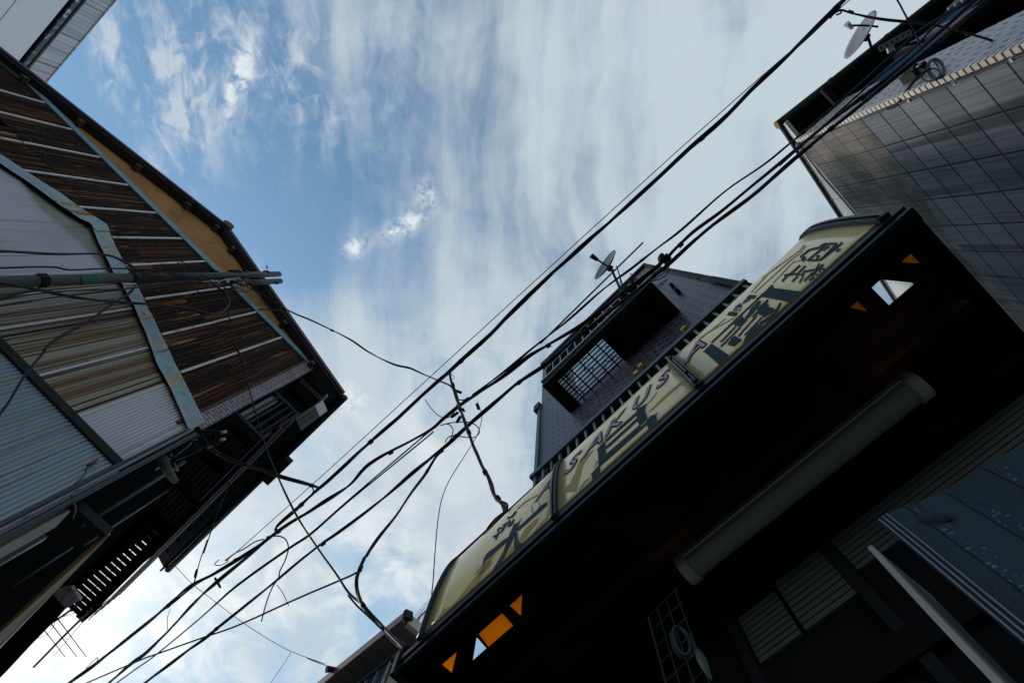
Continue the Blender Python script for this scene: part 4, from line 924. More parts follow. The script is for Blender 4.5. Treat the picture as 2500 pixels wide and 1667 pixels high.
# shop front below the canopy
shop = thing('storefront', 'unlit shop front with grey slatted shutters under the canopy', 'shop front', (0, YF, 0))
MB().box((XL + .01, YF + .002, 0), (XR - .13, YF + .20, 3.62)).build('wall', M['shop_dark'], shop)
def shutter(x0, x1, z0, z1, n):
    for i in range(n):
        h = (z1 - z0) / n; MB().box((x0, YF - .018, z0 + i * h + .003), (x1, YF - .0, z0 + (i + 1) * h - .003)).build('shutter_slat', M['shutter'], shop)
shutter(-.04, .95, 3.335, 3.565, 8)
shutter(-.34, -.10, 3.26, 3.53, 9)
shutter(-.56, -.36, 3.26, 3.50, 9)
MB().box((-.62, YF - .03, .0), (-.575, YF, 3.55)).build('door_post', M['dark_metal'], shop)
MB().box((-.095, YF - .03, .0), (-.05, YF, 3.6)).build('door_post', M['dark_metal'], shop)
MB().box((-1.7, YF - .04, 2.95), (.95, YF - .001, 3.05)).build('lintel', M['shop_dark'], shop)

# ------------------------------------------------------------------ concrete building on the right
YC_ = 1.64; SX = 3.83
conc = thing('concrete_building', 'grey board marked concrete building with a white tiled front and dark green eave', 'building', (SX, 1.73, .143))
xw = lambda y: SX - .012 * (y - 1.69)
TD = V3((1, .06, 0)).normalized()
TPt = lambda a, z, o=0: V3((SX, YC_, z)) + TD * a + V3((TD.y, -TD.x, 0)) * o      # o > 0 towards the alley
CPl = Pl((SX, 1.69), (-.012, 1))
def vline(c, *pts): return interp([(lambda P: (P.y, P.z))(CPl.on(*p)) for p in Q(c, *pts)])
topz = vline('a7', (850, 1000), (1010, 1205), (1150, 1365), (1285, 1525))
outz = vline('a7', (705, 850), (880, 1125), (1020, 1340), (1170, 1568))

YE = 8.0
bnd = [(lambda P: (P.y, P.z))(CPl.on(*p)) for p in Q('c7', (265, 225), (570, 565), (860, 900), (1080, 1240), (1280, 1568)) + Q('d3', (0, 0))[:0]]
bnd = [(1.70, bnd[0][1] + (bnd[0][0] - 1.70) * -.1)] + [b for b in bnd if b[0] > 1.72] + [(YE, bnd[-1][1] - .1)]
W3 = lambda y, z: V3((xw(y), y, z))
MB().prism([W3(1.70, 0), W3(YE, 0)] + [W3(y, z) for y, z in reversed(bnd)], (.2, 0, 0)).build('concrete_wall', M['concrete'], conc)
MB().prism([W3(y, z) for y, z in bnd] + [W3(YE, topz(YE)), W3(1.70, topz(1.70))], (.2, 0, 0)).build('upper_concrete_wall', M['concrete_warm'], conc)
MB().prism([V3((xw(1.64) - .008, 1.64, 0)), V3((xw(1.70) - .008, 1.699, 0)), V3((xw(1.70) - .008, 1.699, topz(1.7))), V3((xw(1.64) - .008, 1.64, topz(1.64)))], (.03, 0, 0)).build('corner_tiles', M['tile_end'], conc)
def tfbox(a0, a1, z0, z1, o0, o1, name, m, par=None):
    return MB().box8(TPt(a0, z0, o0), TD * (a1 - a0), V3((TD.y, -TD.x, 0)) * (o1 - o0), (0, 0, z1 - z0)).build(name, m, par or conc)
tfbox(.022, .82, 0, 9.9, -.10, .004, 'tiled_wall', M['tile'])
tfbox(.82, 8.0, 0, 7.0, -.10, .0, 'tiled_wall', M['tile'])
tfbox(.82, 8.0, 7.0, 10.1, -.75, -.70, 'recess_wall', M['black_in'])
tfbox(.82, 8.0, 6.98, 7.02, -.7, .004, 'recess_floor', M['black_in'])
tfbox(8.0, 8.1, 0, 10.1, -6, .0, 'end_wall', M['tile'])
MB().box((SX + .2, YE - .1, 0), (SX + 8, YE, 10)).build('back_wall', M['house_wall'], conc)
MB().box((SX + .2, 1.9, 9.95), (SX + 8, YE, 10.1)).build('roof', M['roof_tile'], conc)
# window beside the tiled pier
win = tfbox(.84, 1.72, 8.42, 9.86, -.06, -.05, 'window_pane', M['glass'])
tfbox(.82, .86, 8.38, 9.9, -.08, -.02, 'window_frame', M['dark_metal'], win)
tfbox(.82, 1.9, 8.34, 8.42, -.08, .02, 'window_sill', M['dark_metal'], win)
tfbox(1.72, 1.90, 8.38, 10.0, -.08, -.0, 'window_mullion', M['house_fascia'], win)
win2 = tfbox(1.90, 3.7, 9.0, 10.0, -.06, -.05, 'window_pane', M['glass'])
tfbox(1.90, 3.7, 8.94, 9.0, -.08, -.03, 'window_frame', M['dark_metal'], win2)
tfbox(1.9, 1.93, 9.0, 10.0, -.05, -.0, 'window_frame', M['plastic_white'], win2)
for i in range(7):
    z = 8.55 + i * .11; tfbox(2.05, 6.5, z, z + .03, .10, .13, 'railing_bar', M['plastic_white'])
for a in (2.05, 4.2, 6.4): tfbox(a, a + .04, 8.3, 9.3, .06, .10, 'railing_post', M['dark_metal'])
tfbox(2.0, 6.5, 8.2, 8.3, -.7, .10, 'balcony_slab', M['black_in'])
# eave with gutter
ge0, ge1 = atz(1903, 307, 10.1), atz(2296, 0, 10.1); gd = (ge1 - ge0).normalized()
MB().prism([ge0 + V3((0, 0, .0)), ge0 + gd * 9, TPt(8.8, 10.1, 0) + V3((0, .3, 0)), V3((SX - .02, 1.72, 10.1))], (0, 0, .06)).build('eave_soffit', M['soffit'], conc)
gut = MB().tube([ge0 - gd * .02 + V3((0, -.03, -.01)), ge0 + gd * 9 + V3((0, -.03, -.01))], .062, 12).build('gutter', M['green_gutter'], conc)
MB().tube([ge0 - gd * .035 + V3((0, -.03, -.01)), ge0 - gd * .015 + V3((0, -.03, -.01))], .066, 12).build('gutter_end', M['bamboo'], gut)
for k in range(1, 9): p = ge0 + gd * k * .95 + V3((0, -.03, -.01)); MB().tube([p - gd * .02, p + gd * .02], .070, 12).build('gutter_joint', M['green_gutter'], gut)
MB().beam(TPt(.70, 9.86, .0), TPt(.74, 9.95, .33), .05, .06).build('eave_bracket', M['dark_metal'], conc)
MB().beam(TPt(.64, 9.84, .0), TPt(.66, 9.93, .33), .02, .03).build('eave_bracket', M['dull_steel'], conc)
# pale parapet panels along the verge, brown flashing and capping
ys = [1.33] + [1.70 + .40 * k for k in range(0, 17)]
for y0, y1 in zip(ys, ys[1:]):
    if y1 > YE: break
    q = [V3((xw(y0) + .03, y0 + .004, topz(y0) - .02)), V3((xw(y1) + .03, y1 - .004, topz(y1) - .02)), V3((xw(y1) + .03, y1 - .004, outz(y1) - .02)), V3((xw(y0) + .03, y0 + .004, outz(y0) - .02))]
    if y0 < 1.6: q[0] = V3((xw(y0) + .03, y0, outz(y0) - .10))
    MB().prism(q, (.06, 0, 0)).build('verge_panel', M['parapet'], conc)
MB().prism([V3((xw(1.69) + .035, 1.69, topz(1.69) - .05)), V3((xw(YE) + .035, YE, topz(YE) - .05)), V3((xw(YE) + .035, YE, outz(YE) - .06)), V3((xw(1.69) + .035, 1.69, outz(1.69) - .05))], (.05, 0, 0)).build('verge_backing', M['canopy_dark'], conc)
fl = MB(); n = 60
def flf(a, b):
    y = 1.68 + (YE - 1.68) * a; z = topz(y) + (b - .5) * .07 + (.02 * mnoise.noise(V3((y * 5, 0, 2))) if b > .5 else 0); return V3((xw(y) - .012 + .03 * b * 0, y, z))
fl.grid(flf, n, 2); fl.build('rusty_flashing', M['eave_brown'], conc)
MB().beam((xw(1.30) + .0, 1.30, outz(1.30)), (xw(YE) + .0, YE, outz(YE)), .05, .035, (1, 0, 0)).build('verge_capping', M['dark_metal'], conc)
# cable running down the corner, clips
cp = [V3((xw(1.72) - .03 - .012 * math.sin(z * 3), 1.715, z)) for z in (8.35, 7.9, 7.4, 7.0, 6.6, 6.2, 5.5, 4, 2)]
MB().tube(smooth(cp, 4), .013, 6).build('corner_cable', M['cable_grey'], conc)
for z in (7.55, 6.95, 6.35, 5.7): MB().box((SX - .05, 1.70, z - .012), (SX - .005, 1.74, z + .012)).build('cable_clip', M['plastic_white'], conc)
# junction box with a coil of cable, on the tiled pier
jx = thing('junction_box', 'black junction box with a coil of spare cable on the white tiles', 'junction box', TPt(.33, 7.75, .0))
jc = TPt(.33, 7.82, .10)
MB().box8(TPt(.24, 7.68, .012), TD * .16, V3((TD.y, -TD.x, 0)) * .10, (0, 0, .22)).build('box_body', M['dark_metal'], jx)
MB().box8(TPt(.28, 7.70, .115), TD * .06, V3((TD.y, -TD.x, 0)) * .03, (0, 0, .16)).build('box_lid', M['cable'], jx)
MB().box8(TPt(.30, 7.66, .11), TD * .035, V3((TD.y, -TD.x, 0)) * .012, (0, 0, .05)).build('box_tag', M['plastic_white'], jx)
JP = Pl((SX, YC_ - .10), TD)
for cx, cy, rx, ry in ((1740, 890, 95, 120), (1765, 880, 90, 125), (1720, 900, 70, 120), (1690, 960, 120, 75)):
    MB().tube([JP.on(*Q('c2', (cx + rx * math.cos(a) + ry * .3 * math.sin(a), cy + ry * math.sin(a) - rx * .25 * math.cos(a)))[0], .02 * math.sin(2 * a + cx)) for a in [k * math.pi / 12 for k in range(24)]], .009, 6, closed=True).build('cable_coil', M['cable'], jx)
MB().tube(smooth([TPt(.30, 7.68, .08), TPt(.20, 7.50, .06), TPt(.08, 7.55, .04), V3((SX - .03, 1.715, 7.75)), V3((SX - .035, 1.715, 7.9))], 5), .016, 8).build('cable_tail', M['cable'], jx)
# second dish on the eave
gz = 9.75
dc2 = atz(*Q('c2', (828, 470))[0], gz); l2 = atz(*Q('c2', (640, 330))[0], gz - .1); f2 = atz(*Q('c2', (1010, 345))[0], gz - .05)
d2 = dish('satellite_dish', 'pale grey satellite dish with a small red mark, fixed at the dark green gutter', dc2, seen_aim(dc2, .95, .31, .28), .29, (f2 - dc2, l2 - f2), (l2 - f2).length, ge0 + gd * 1.62 + V3((0, -.02, -.02)), M['dish'], True)
ai = seen_aim(dc2, .95, .31, .28)
uu = ai.orthogonal().normalized()
mp = atz(*Q('c2', (838, 478))[0], gz - .02); MB().box8(mp + ai * .0 - V3((.0, .0, .02)), V3((.012, .03, 0)), ai * .012, (0, 0, .045)).build('dish_mark', M['red_mark'], d2)
# perforated bracket on the window
br = thing('mounting_bracket', 'grey perforated mounting bracket in front of the blue window', 'bracket', atz(*Q('c2', (1230, 520))[0], 9.1))
a, b = [atz(*p, 9.1) for p in Q('c2', (1030, 630), (1440, 405))]
sd = b - a; w = V3((-sd.y, sd.x, 0)).normalized() * .042; mb = MB(); nh = 6
for i in range(nh):
    p0 = a + sd * (i / nh); dd = sd / nh / 2; c = p0 + dd
    q = [c + dd * .52 * math.cos(k * math.pi / 6) + w * .6 * math.sin(k * math.pi / 6) for k in range(12)]
    o = [c + (dd * max(-1, min(1, 1.45 * math.cos(k * math.pi / 6))) + w * max(-1, min(1, 1.45 * math.sin(k * math.pi / 6)))) for k in range(12)]
    mb.mesh(q + o, [(k, (k + 1) % 12, 12 + (k + 1) % 12, 12 + k) for k in range(12)]); mb.mesh([p + V3((0, 0, .02)) for p in q + o], [(12 + k, 12 + (k + 1) % 12, (k + 1) % 12, k) for k in range(12)])
mb.build('perforated_bar', M['dish'], br)
MB().prism([atz(*p, 9.12) for p in Q('c2', (1130, 610), (1200, 560), (1240, 640), (1150, 680))], (0, 0, .03)).build('base_plate', M['plastic_white'], br)
MB().beam(atz(*Q('c2', (1180, 620))[0], 9.15), TPt(1.6, 9.2, .0), .03, .03).build('bracket_arm', M['dark_metal'], br)

# ------------------------------------------------------------------ rendered house further along the lane
hz = 6.5
he0 = atz(983, 1504, hz); hd = (atz(781, 1667, hz) - he0).normalized(); hn = V3((-hd.y, hd.x, 0)); hn = hn if hn.y > 0 else -hn     # hn points away from the lane
hw = atz(*Q('c4', (880, 440))[0], hz)
ov_y = (hw - he0).dot(hn); ov_x = (hw - he0).dot(hd)
H = lambda a, o, z: V3((he0.x, he0.y, 0)) + hd * a + hn * o + V3((0, 0, z))
hs_ = thing('rendered_house', 'grey rendered house with a grey soffit and barred window beyond the canopy end', 'house', H(2, ov_y, 0))
MB().prism([H(ov_x, ov_y, 0), H(6, ov_y, 0), H(6, 6, 0), H(ov_x, 6, 0)], (0, 0, hz - .02)).build('wall', M['house_wall'], hs_)
MB().prism([H(.03, .05, hz - .0), H(6.2, .05, hz), H(6.2, 3.2, hz + .35), H(.03, 3.2, hz + .35)], (0, 0, .06)).build('roof', M['house_soffit'], hs_)
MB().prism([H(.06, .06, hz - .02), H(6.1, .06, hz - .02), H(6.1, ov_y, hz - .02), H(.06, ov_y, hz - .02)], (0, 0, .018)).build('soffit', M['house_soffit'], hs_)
MB().prism([H(.0, .0, hz - .06), H(6.2, .0, hz - .06), H(6.2, .06, hz - .06), H(.0, .06, hz - .06)], (0, 0, .14)).build('fascia', M['house_fascia'], hs_)
MB().prism([H(-.02, .09, hz - .04), H(-.02, 3.2, hz + .28), H(.05, 3.2, hz + .28), H(.05, .09, hz - .04)], (0, 0, .13)).build('verge_board', M['plastic_white'], hs_)
MB().beam(H(-.03, .0, hz + .02), H(-.03, .10, hz + .06), .05, .10).build('gutter_end', M['dark_metal'], hs_)
wr0, wr1 = atz(*Q('c4', (800, 548))[0], 6.22), atz(*Q('c4', (500, 784))[0], 6.22)
wn = MB().prism([wr0, wr1 + (wr1 - wr0) * .5, wr1 + (wr1 - wr0) * .5 + V3((0, .05, 0)), wr0 + V3((0, .05, 0))], (0, 0, .05)).build('window_rail', M['frame_blue'], hs_)
for k in range(12):
    p = wr0.lerp(wr1 + (wr1 - wr0) * .5, (k + .5) / 12); MB().box((p.x - .012, p.y + .01, 5.2), (p.x + .012, p.y + .035, 6.22)).build('window_bar', M['frame_blue'] if k % 3 else M['steel'], wn)
MB().beam(wr0 + V3((0, .03, .0)), wr0 + V3((-.02, (H(0, ov_y, 0) - H(0, 0, 0)).y, 0)) * 1.0 if False else wr0 + hn * .2, .03, .03).build('rail_arm', M['frame_blue'], wn)
gl = wr0.lerp(wr1, .3); MB().prism([H((wr0 - he0).dot(hd) + .08, ov_y - .012, 5.0), H((wr1 - he0).dot(hd) + .5, ov_y - .012, 5.0), H((wr1 - he0).dot(hd) + .5, ov_y - .012, 6.25), H((wr0 - he0).dot(hd) + .08, ov_y - .012, 6.25)], hn * .01).build('window_pane', M['glass_dark'], hs_)
cd3 = atz(*Q('c4', (335, 655))[0], 6.62)
dish('satellite_dish', 'small dark dish hanging from the fascia of the rendered house', cd3, V3((-.25, -.9, .1)), .11, (V3((.02, .02, -.10)), V3((-.2, -.8, .1))), .16, H(1.9, .03, hz - .02), M['dish_dark'])
# television aerial on the house roof
ya, yb = atz(*Q('c4', (1000, 240))[0], 7.6), atz(*Q('c4', (1235, -20))[0], 7.75)
aer = thing('television_aerial', 'comb shaped television aerial above the grey rendered house', 'aerial', atz(*Q('c4', (1050, 330))[0], 6.9))
boom = MB().tube([ya, yb], .009, 6).build('boom', M['dark_metal'], aer)
bd = (yb - ya).normalized(); bs = V3((-bd.y, bd.x, 0)).normalized()
for k in range(19):
    p = ya + bd * ((yb - ya).length * (k + .5) / 19); L = .085 if k > 2 else .13; MB().tube([p - bs * L, p + bs * L], .0035, 5).build('element', M['dark_metal'], aer)
for k in range(5):
    p = ya + bd * (.06 + .03 * k); MB().tube([p - V3((0, 0, .09)), p + V3((0, 0, .09))], .004, 5).build('element', M['dark_metal'], aer)
pm = atz(*Q('c4', (1140, 105))[0], 7.68); MB().tube([pm, atz(*Q('c4', (1052, 325))[0], 6.72)], .012, 6).build('mast', M['dark_metal'], aer)

# ------------------------------------------------------------------ things around the shop front
TPn = Pl(atz(*Q('a5', (1530, 500))[0], 2.85), atz(*Q('a5', (2351, 0))[0], 2.85) - atz(*Q('a5', (1530, 500))[0], 2.85))
tarp = thing('tarpaulin', 'dark blue hanging tarpaulin with vertical taped seams and a stitched hem', 'tarpaulin', TPn.at(0, 1.2))
t0 = TPn.sz(*Q('a5', (1450, 575))[0])[0]
def tf(a, b):
    s = t0 + 1.5 * a; top = 2.86 + .02 * math.sin(s * 7) ; z = 1.0 + (top - 1.0) * b
    o = .035 * math.sin(s * 6 + z * .7) * (1 - .3 * b) + .012 * math.sin(s * 19 + 2) + .02 * mnoise.noise(V3((s * 3, z * 2, 0)))
    return TPn.at(s, z, o)
MB().grid(tf, 70, 30).build('cloth', M['tarp'], tarp)
for a in (.055, .125, .20, .29, .45, .65):
    mb = MB(); mb.grid(lambda p, q: tf(a + .022 * p, q) + TPn.n * .003, 3, 30); mb.build('seam_tape', M['tarp_seam'], tarp)
for a in (.004, .012, .020):
    MB().tube([tf(a, q / 30) + TPn.n * .003 for q in range(31)], .0022, 5).build('hem_stitch', M['stitch'], tarp)
def flap(p, q):
    u, v = Q('a5', (1540, 505), (1800, 365), (1900, 425), (1760, 550))[0], 0
    A, B, C_, D_ = [TPn.on(*x, .03) for x in Q('a5', (1530, 505), (1790, 365), (1900, 425), (1740, 555))]
    return A.lerp(B, p).lerp(D_.lerp(C_, p), q) + TPn.n * .02 * math.sin(p * 3) * math.sin(q * 3)
MB().grid(flap, 8, 8).build('folded_flap', M['tarp'], tarp)
bd0 = Pl(atz(*Q('a5', (1365, 655))[0], 2.80), V3((.96, .28, 0)))
board = thing('foam_board', 'white foam board standing edge on beside the blue tarpaulin', 'board', bd0.at(0, 1))
bx = atz(*Q('a5', (1365, 655))[0], 2.80)
def bf(a, b):
    z = .9 + 1.9 * b; return V3((bx.x + .03 * math.sin(z * 2.2) - .004 + .02 * a, bx.y - .03 + .22 * a + .012 * math.sin(z * 3), z))
mb = MB(); mb.grid(bf, 6, 24); mb.grid(lambda a, b: bf(a, b) + V3((-.012, 0, 0)), 6, 24)
mb.grid(lambda a, b: bf(0, b) + V3((-.012 * a, 0, 0)), 1, 24); mb.build('board_sheet', M['board_white'], board)
# wire rack, coiled rope and folded umbrella in the shade
rk = thing('wire_rack', 'thin wire rack hanging in the shade left of the folded umbrella', 'rack', (-.85, 1.3, 2))
rp = Pl(atz(*Q('c8', (430, 720))[0], 3.2), V3((.9, -.1, 0)))
g0 = rp.sz(*Q('c8', (430, 720))[0]); 
rack = MB().tube([rp.at(g0[0], g0[1], 0), rp.at(g0[0], 1.6, 0)], .004, 6).build('rack_wire', M['rack'], rk)
for k in range(1, 4): MB().tube([rp.at(g0[0] + .05 * k, g0[1], 0), rp.at(g0[0] + .05 * k, 1.6, 0)], .0025, 6).build('rack_wire', M['rack'], rk)
for k in range(9): z = g0[1] - .001 - k * .07; MB().tube([rp.at(g0[0], z, 0), rp.at(g0[0] + .16, z, 0)], .0025, 6).build('rack_wire', M['rack'], rk)
um = thing('umbrella', 'folded grey green umbrella hanging in the dark below the canopy', 'umbrella', (-.6, 1.4, 2.4))
u0, u1 = atz(*Q('c8', (1060, 1150))[0], 2.95), atz(*Q('c8', (1238, 1525))[0], 2.35)
ub = [u0.lerp(u1, t) for t in (0, .15, .4, .7, 1)]
MB().tube(ub, [.007, .011, .013, .009, .002], 9).build('folded_cloth', M['umb'], um)
MB().tube([u0, u0 + (u0 - u1).normalized() * .10], .007, 8).build('handle', M['dark_metal'], um)
rp_c = atz(*Q('c8', (860, 1050))[0], 3.0)
rope = thing('rope_coil', 'coil of pale rope hung beside the folded umbrella', 'rope', rp_c)
pts = [rp_c + V3((.022 * math.cos(a), .045 * math.cos(a) * .3, .06 * math.sin(a))) + V3((.006 * math.sin(a * .37), .010 * math.sin(a * .21), 0)) for a in [k * .35 for k in range(90)]]
MB().tube(pts, .0045, 6).build('rope_loops', M['umb'], rope)

# ------------------------------------------------------------------ overhead cables
GC = 'cables strung over the alley'
NC = [0]
def cable(label, px, z, r, n=1, m='cable', ties=(), tw=.5, k=5, group=GC, name='overhead_cable', cat='cable', pts=None):
    P = pts if pts else path(px, z)
    t = thing(name, label, cat, P[0], group)
    strands(MB(), P, r, n, tw, k).build('cable_run', M[m], t) if n == 1 else [strands_one(t, P, r, n, tw, k, m)]
    for i in ties:
        i0 = min(int(i * (len(P) - 1)), len(P) - 2); f = i * (len(P) - 1) - i0; p = P[i0].lerp(P[i0 + 1], f); d = (P[i0 + 1] - P[i0]).normalized()
        MB().tube([p - d * .025, p + d * .025], r * 1.08, 8).build('cable_tie', M['cable'], t)
    return t
def strands_one(t, P, r, n, tw, k, m):
    S = smooth(P, k)
    for s in range(n):
        mb = MB(); random.seed(hash((len(P), s, round(P[0].x, 2))) % 9999 + NC[0]); NC[0] += 1
        strands(mb, P, r, 1, tw, k) if False else _strand(mb, S, r, s, n, tw)
        mb.build('cable_strand', M[m], t)
def _strand(mb, P, r, s, n, tw):
    R_ = [P[0]]
    for a, b in zip(P, P[1:]):
        q = max(1, int((b - a).length / .09)); R_ += [a.lerp(b, i / q) for i in range(1, q + 1)]
    rs = r * ((.66, .60, .52, .48)[n - 1]); ph = random.random() * 6.3; out = []; L = 0; rr = []
    for i, p in enumerate(R_):
        if i: L += (p - R_[i - 1]).length
        t = (R_[min(i + 1, len(R_) - 1)] - R_[max(i - 1, 0)]).normalized(); u = t.cross(V3((0, 0, 1))).normalized(); w = t.cross(u)
        rad = (r - rs) * (.95 + .9 * mnoise.noise(V3((L * .8, s * 7.1, ph)))); a = ph + 2 * math.pi * s / n + L / (tw * 2.2) * 2 * math.pi + 2.6 * mnoise.noise(V3((L * .6, ph, 3.)))
        out.append(p + (u * math.cos(a) + w * math.sin(a)) * rad); rr.append(rs * (1 + .22 * mnoise.noise(V3((L * 2.2, ph, s)))))
    mb.tube(out, rr, 6)
zA, zB, zC = 7.0, 6.75, 6.4
# thick bundle from the top right corner down to the lower left
A = Q('a7', (1260, -110), (1140, 0), (985, 150), (735, 400), (520, 600), (290, 830), (0, 1090)) + Q('a8', (1175, 140), (950, 340), (740, 540), (540, 740), (270, 985)) + Q('c3', (560, 380), (0, 890)) + [(940, 1048), (870, 1108)] + \
    Q('b3', (2352, 650), (2200, 780), (1950, 1010), (1700, 1230)) + Q('a3', (1850, 565), (1640, 710), (1450, 825), (1300, 905), (1190, 1000), (1080, 1090), (800, 1320), (560, 1500), (300, 1690))
A = [A[i] for i in range(len(A)) if not (7 <= i <= 7)]
cable('thick black cable bundle, uppermost of those crossing from lower left to upper right', A, (zA, zA), .026, 3, ties=(.05, .2, .36, .5, .62, .75, .87), tw=.9)
cable('hair thin wire running just above the thick upper bundle', Q('a7', (1260, -85), (1175, 0), (0, 1030)) + Q('a8', (0, 1150)) + Q('c3', (0, 670)) + Q('b3', (2352, 515), (1170, 1568)) + Q('a3', (1530, 735)), (zA + .25, zA + .05), .005, k=3)
cable('thin cable above the second thick bundle, passing the dish of the purple building', Q('c2', (2300, -40), (1800, 230), (1500, 420), (1200, 700), (700, 1150)) + Q('a7', (780, 965), (600, 1110), (330, 1290), (40, 1550)) + Q('a8', (1680, 150), (1500, 290), (1310, 430), (1060, 650), (880, 790), (640, 985), (440, 1135)) + Q('c3', (1240, 640)), (zB + .2, zB), .014, 2, ties=(.3, .6), tw=.7)
Bp = Q('a7', (2200, -150), (2030, 0), (1640, 340), (1310, 620), (840, 990), (500, 1260), (300, 1430), (120, 1568)) + Q('a8', (1800, 160), (1720, 240), (1560, 370), (1350, 520), (1130, 690), (940, 810), (800, 890), (640, 1010), (460, 1130), (340, 1210)) + Q('c3', (640, 1110), (420, 1310), (0, 1560)) + [(900, 1133)] + \
     Q('a3', (2351, 235), (2150, 370), (2000, 460), (1850, 565), (1700, 690), (1480, 870), (1230, 1110), (1000, 1350), (870, 1450), (600, 1690))
cable('thick twisted cable bundle passing the purple brick balcony and its dish', Bp, (zB, zB), .024, 3, ties=(.1, .25, .42, .55, .66, .8), tw=.8)
cable('taut thick cable, lowest of the bundle beside the purple brick balcony', Q('a7', (2300, -170), (2100, 0), (1400, 590), (860, 1020), (560, 1290), (190, 1568)) + Q('a8', (1750, 260), (1600, 380), (1300, 620), (1080, 800), (930, 930), (740, 1060), (560, 1210), (350, 1390), (150, 1568)) +
      Q('a3', (2351, 505), (2150, 650), (1880, 860), (1600, 1090), (1400, 1250), (1230, 1380), (975, 1568), (760, 1740)), (zC, zC), .021, 3, ties=(.12, .3, .5, .6, .72, .85), tw=.8)
for j, (dx, lab) in enumerate(((0, 'upper thin wire of the slack pair below the second thick bundle'), (9, 'lower thin wire of the slack pair below the second thick bundle'))):
    cable(lab, Q('c3', (420 + dx * 4, 1330 + dx * 3), (180 + dx * 6, 1520 + dx * 3)) + Q('a3', (2351, 335 + dx), (2100, 555 + dx), (1950, 655 + dx), (1600, 905 + dx), (1350, 1130), (1060, 1370), (920, 1470), (770, 1580), (600, 1720)), (zB - .1, zB - .2), .0085, k=4)
for j, (off, lab) in enumerate(((0, 'thin black wire crossing the blue window at upper right'),)):
    cable(lab, Q('c2', (2420, -190 + off), (1750, 330 + off), (1450, 640 + off), (1000, 1000 + off), (560, 1390 + off * .6)) + Q('a7', (700 + off * .3, 1120 + off * .5)), (zB - .05 * j, zB - .05), .009, k=4)
# droppers and cross cables
pz = PP.on(535, 700)
D1 = Q('b5', (680, 520), (760, 690), (810, 830), (850, 1000), (910, 1250), (990, 1450)) + Q('b3', (1490, 0), (1640, 430), (1920, 1010), (2230, 1480)) + Q('a3', (1990, 410), (2150, 650), (2270, 830)) + Q('a4', (0, 950), (100, 1050), (200, 1170), (350, 1310), (430, 1345))
D1 = D1[:9] + Q('a3', (2150, 655), (2270, 830), (2351, 960)) + Q('a4', (100, 1050), (200, 1170), (350, 1310), (430, 1345))
cable('long dark cable slanting from the steel pole to the left canopy end', D1, (8.05, 3.75), .013, 2, ties=(.3,), tw=1.2)
cable('extra strand wrapped round the lower end of the slanting canopy cable', Q('a4', (0, 975), (60, 1045), (130, 1110), (240, 1215), (330, 1310), (425, 1350)), (4.4, 3.78), .007, k=4)
cable('black cable from the steel pole across the gable to the middle junction', Q('b5', (1000, 410), (1120, 510), (1330, 680), (1650, 855), (1900, 960), (2352, 1180)) + [(900, 859), (960, 889)] + Q('c3', (0, 145), (240, 250), (560, 385), (760, 470), (830, 540), (900, 600)), (8.3, 7.05), .013, 2, tw=.8, ties=(.35, .6))
cable('thick short cable bundle from the house corner to the upper thick bundle', Q('b3', (760, 180), (880, 245), (1100, 370), (1350, 455), (1500, 500), (1750, 590), (2100, 690), (2250, 735)), (6.3, 6.98), .022, 3, tw=.6, ties=(.4, .9))
cable('short branch joining the corner bundle to the upper thick bundle', Q('b3', (2120, 690), (2170, 740), (2165, 800), (2060, 920)), (6.98, 7.), .014, 2)
D4 = Q('c3', (770, 190), (800, 380), (860, 580), (920, 800), (1000, 1020), (1090, 1260), (1200, 1550)) + Q('b6', (930, 210), (1010, 360), (1080, 560), (1150, 640), (1210, 690), (1215, 800))
cable('dropper bundle from the middle junction down to the top of the shop sign', D4, (7.0, 4.42), .020, 3, tw=.6, ties=(.12, .3, .45, .62, .8))
cable('loose loop of the dropper bundle at the sign top', Q('b6', (1150, 640), (1240, 680), (1240, 760), (1210, 820)), (4.5, 4.40), .008, k=5)
for q, l in (((0, 0), 'dark cable tails curving behind the left panel of the shop sign'), ((70, 20), 'short dark cable tail behind the left panel of the shop sign')):
    cable(l, Q('b6', (1190, 800 + q[1]), (1090, 880 + q[1]), (1000 + q[0] * .6, 990), (945 + q[0] * 1.5, 1105 - q[0])), (4.40, 4.2), .009, k=5)
for j in range(5):
    pts = [surf(-1.02 + .02 * j, 2.80) + V3((.02 * math.sin(k + j), .06 + .02 * math.cos(k * 2 + j), .05 * k - .05 * j * .3)) for k in range(4)]
D5 = Q('a4', (640, 0), (590, 45), (520, 160), (430, 280), (330, 430), (200, 590), (110, 730), (65, 840), (60, 920), (80, 1010), (115, 1065), (250, 1215), (400, 1335))
cable('looping cable bundle swinging down from the lowest thick cable to the canopy end', D5, (zC, 3.72), .016, 3, tw=.7, ties=(.15, .55, .8))
cable('thin wire hanging in a long bow from the splice box to the sign frame', Q('c3', (1290, 780), (1330, 900), (1385, 1050), (1340, 1290), (1220, 1560)) + Q('a4', (700, 170), (640, 300), (610, 440), (590, 640), (575, 860), (563, 1000), (580, 1085)), (6.7, 4.0), .004, k=5)
cable('thin cable sagging across the sky to the looping bundle', Q('a4', (50, 822), (0, 850)) + Q('a3', (2000, 1000), (1600, 1180), (1370, 1260), (1060, 1370), (950, 1410), (580, 1568), (420, 1640)), (4.9, 6.0), .008, k=5)
cable('thin wire from the corner house balcony to the bundle with the splice', Q('b2', (1110, 1125)) + Q('b3', (1380, 60), (1210, 385), (1090, 700), (945, 1050), (850, 1330), (770, 1568)) + Q('a3', (1400, 600), (1345, 760), (1325, 850), (1300, 905)), (7.2, 7.0), .007, k=4, ties=(.93,))
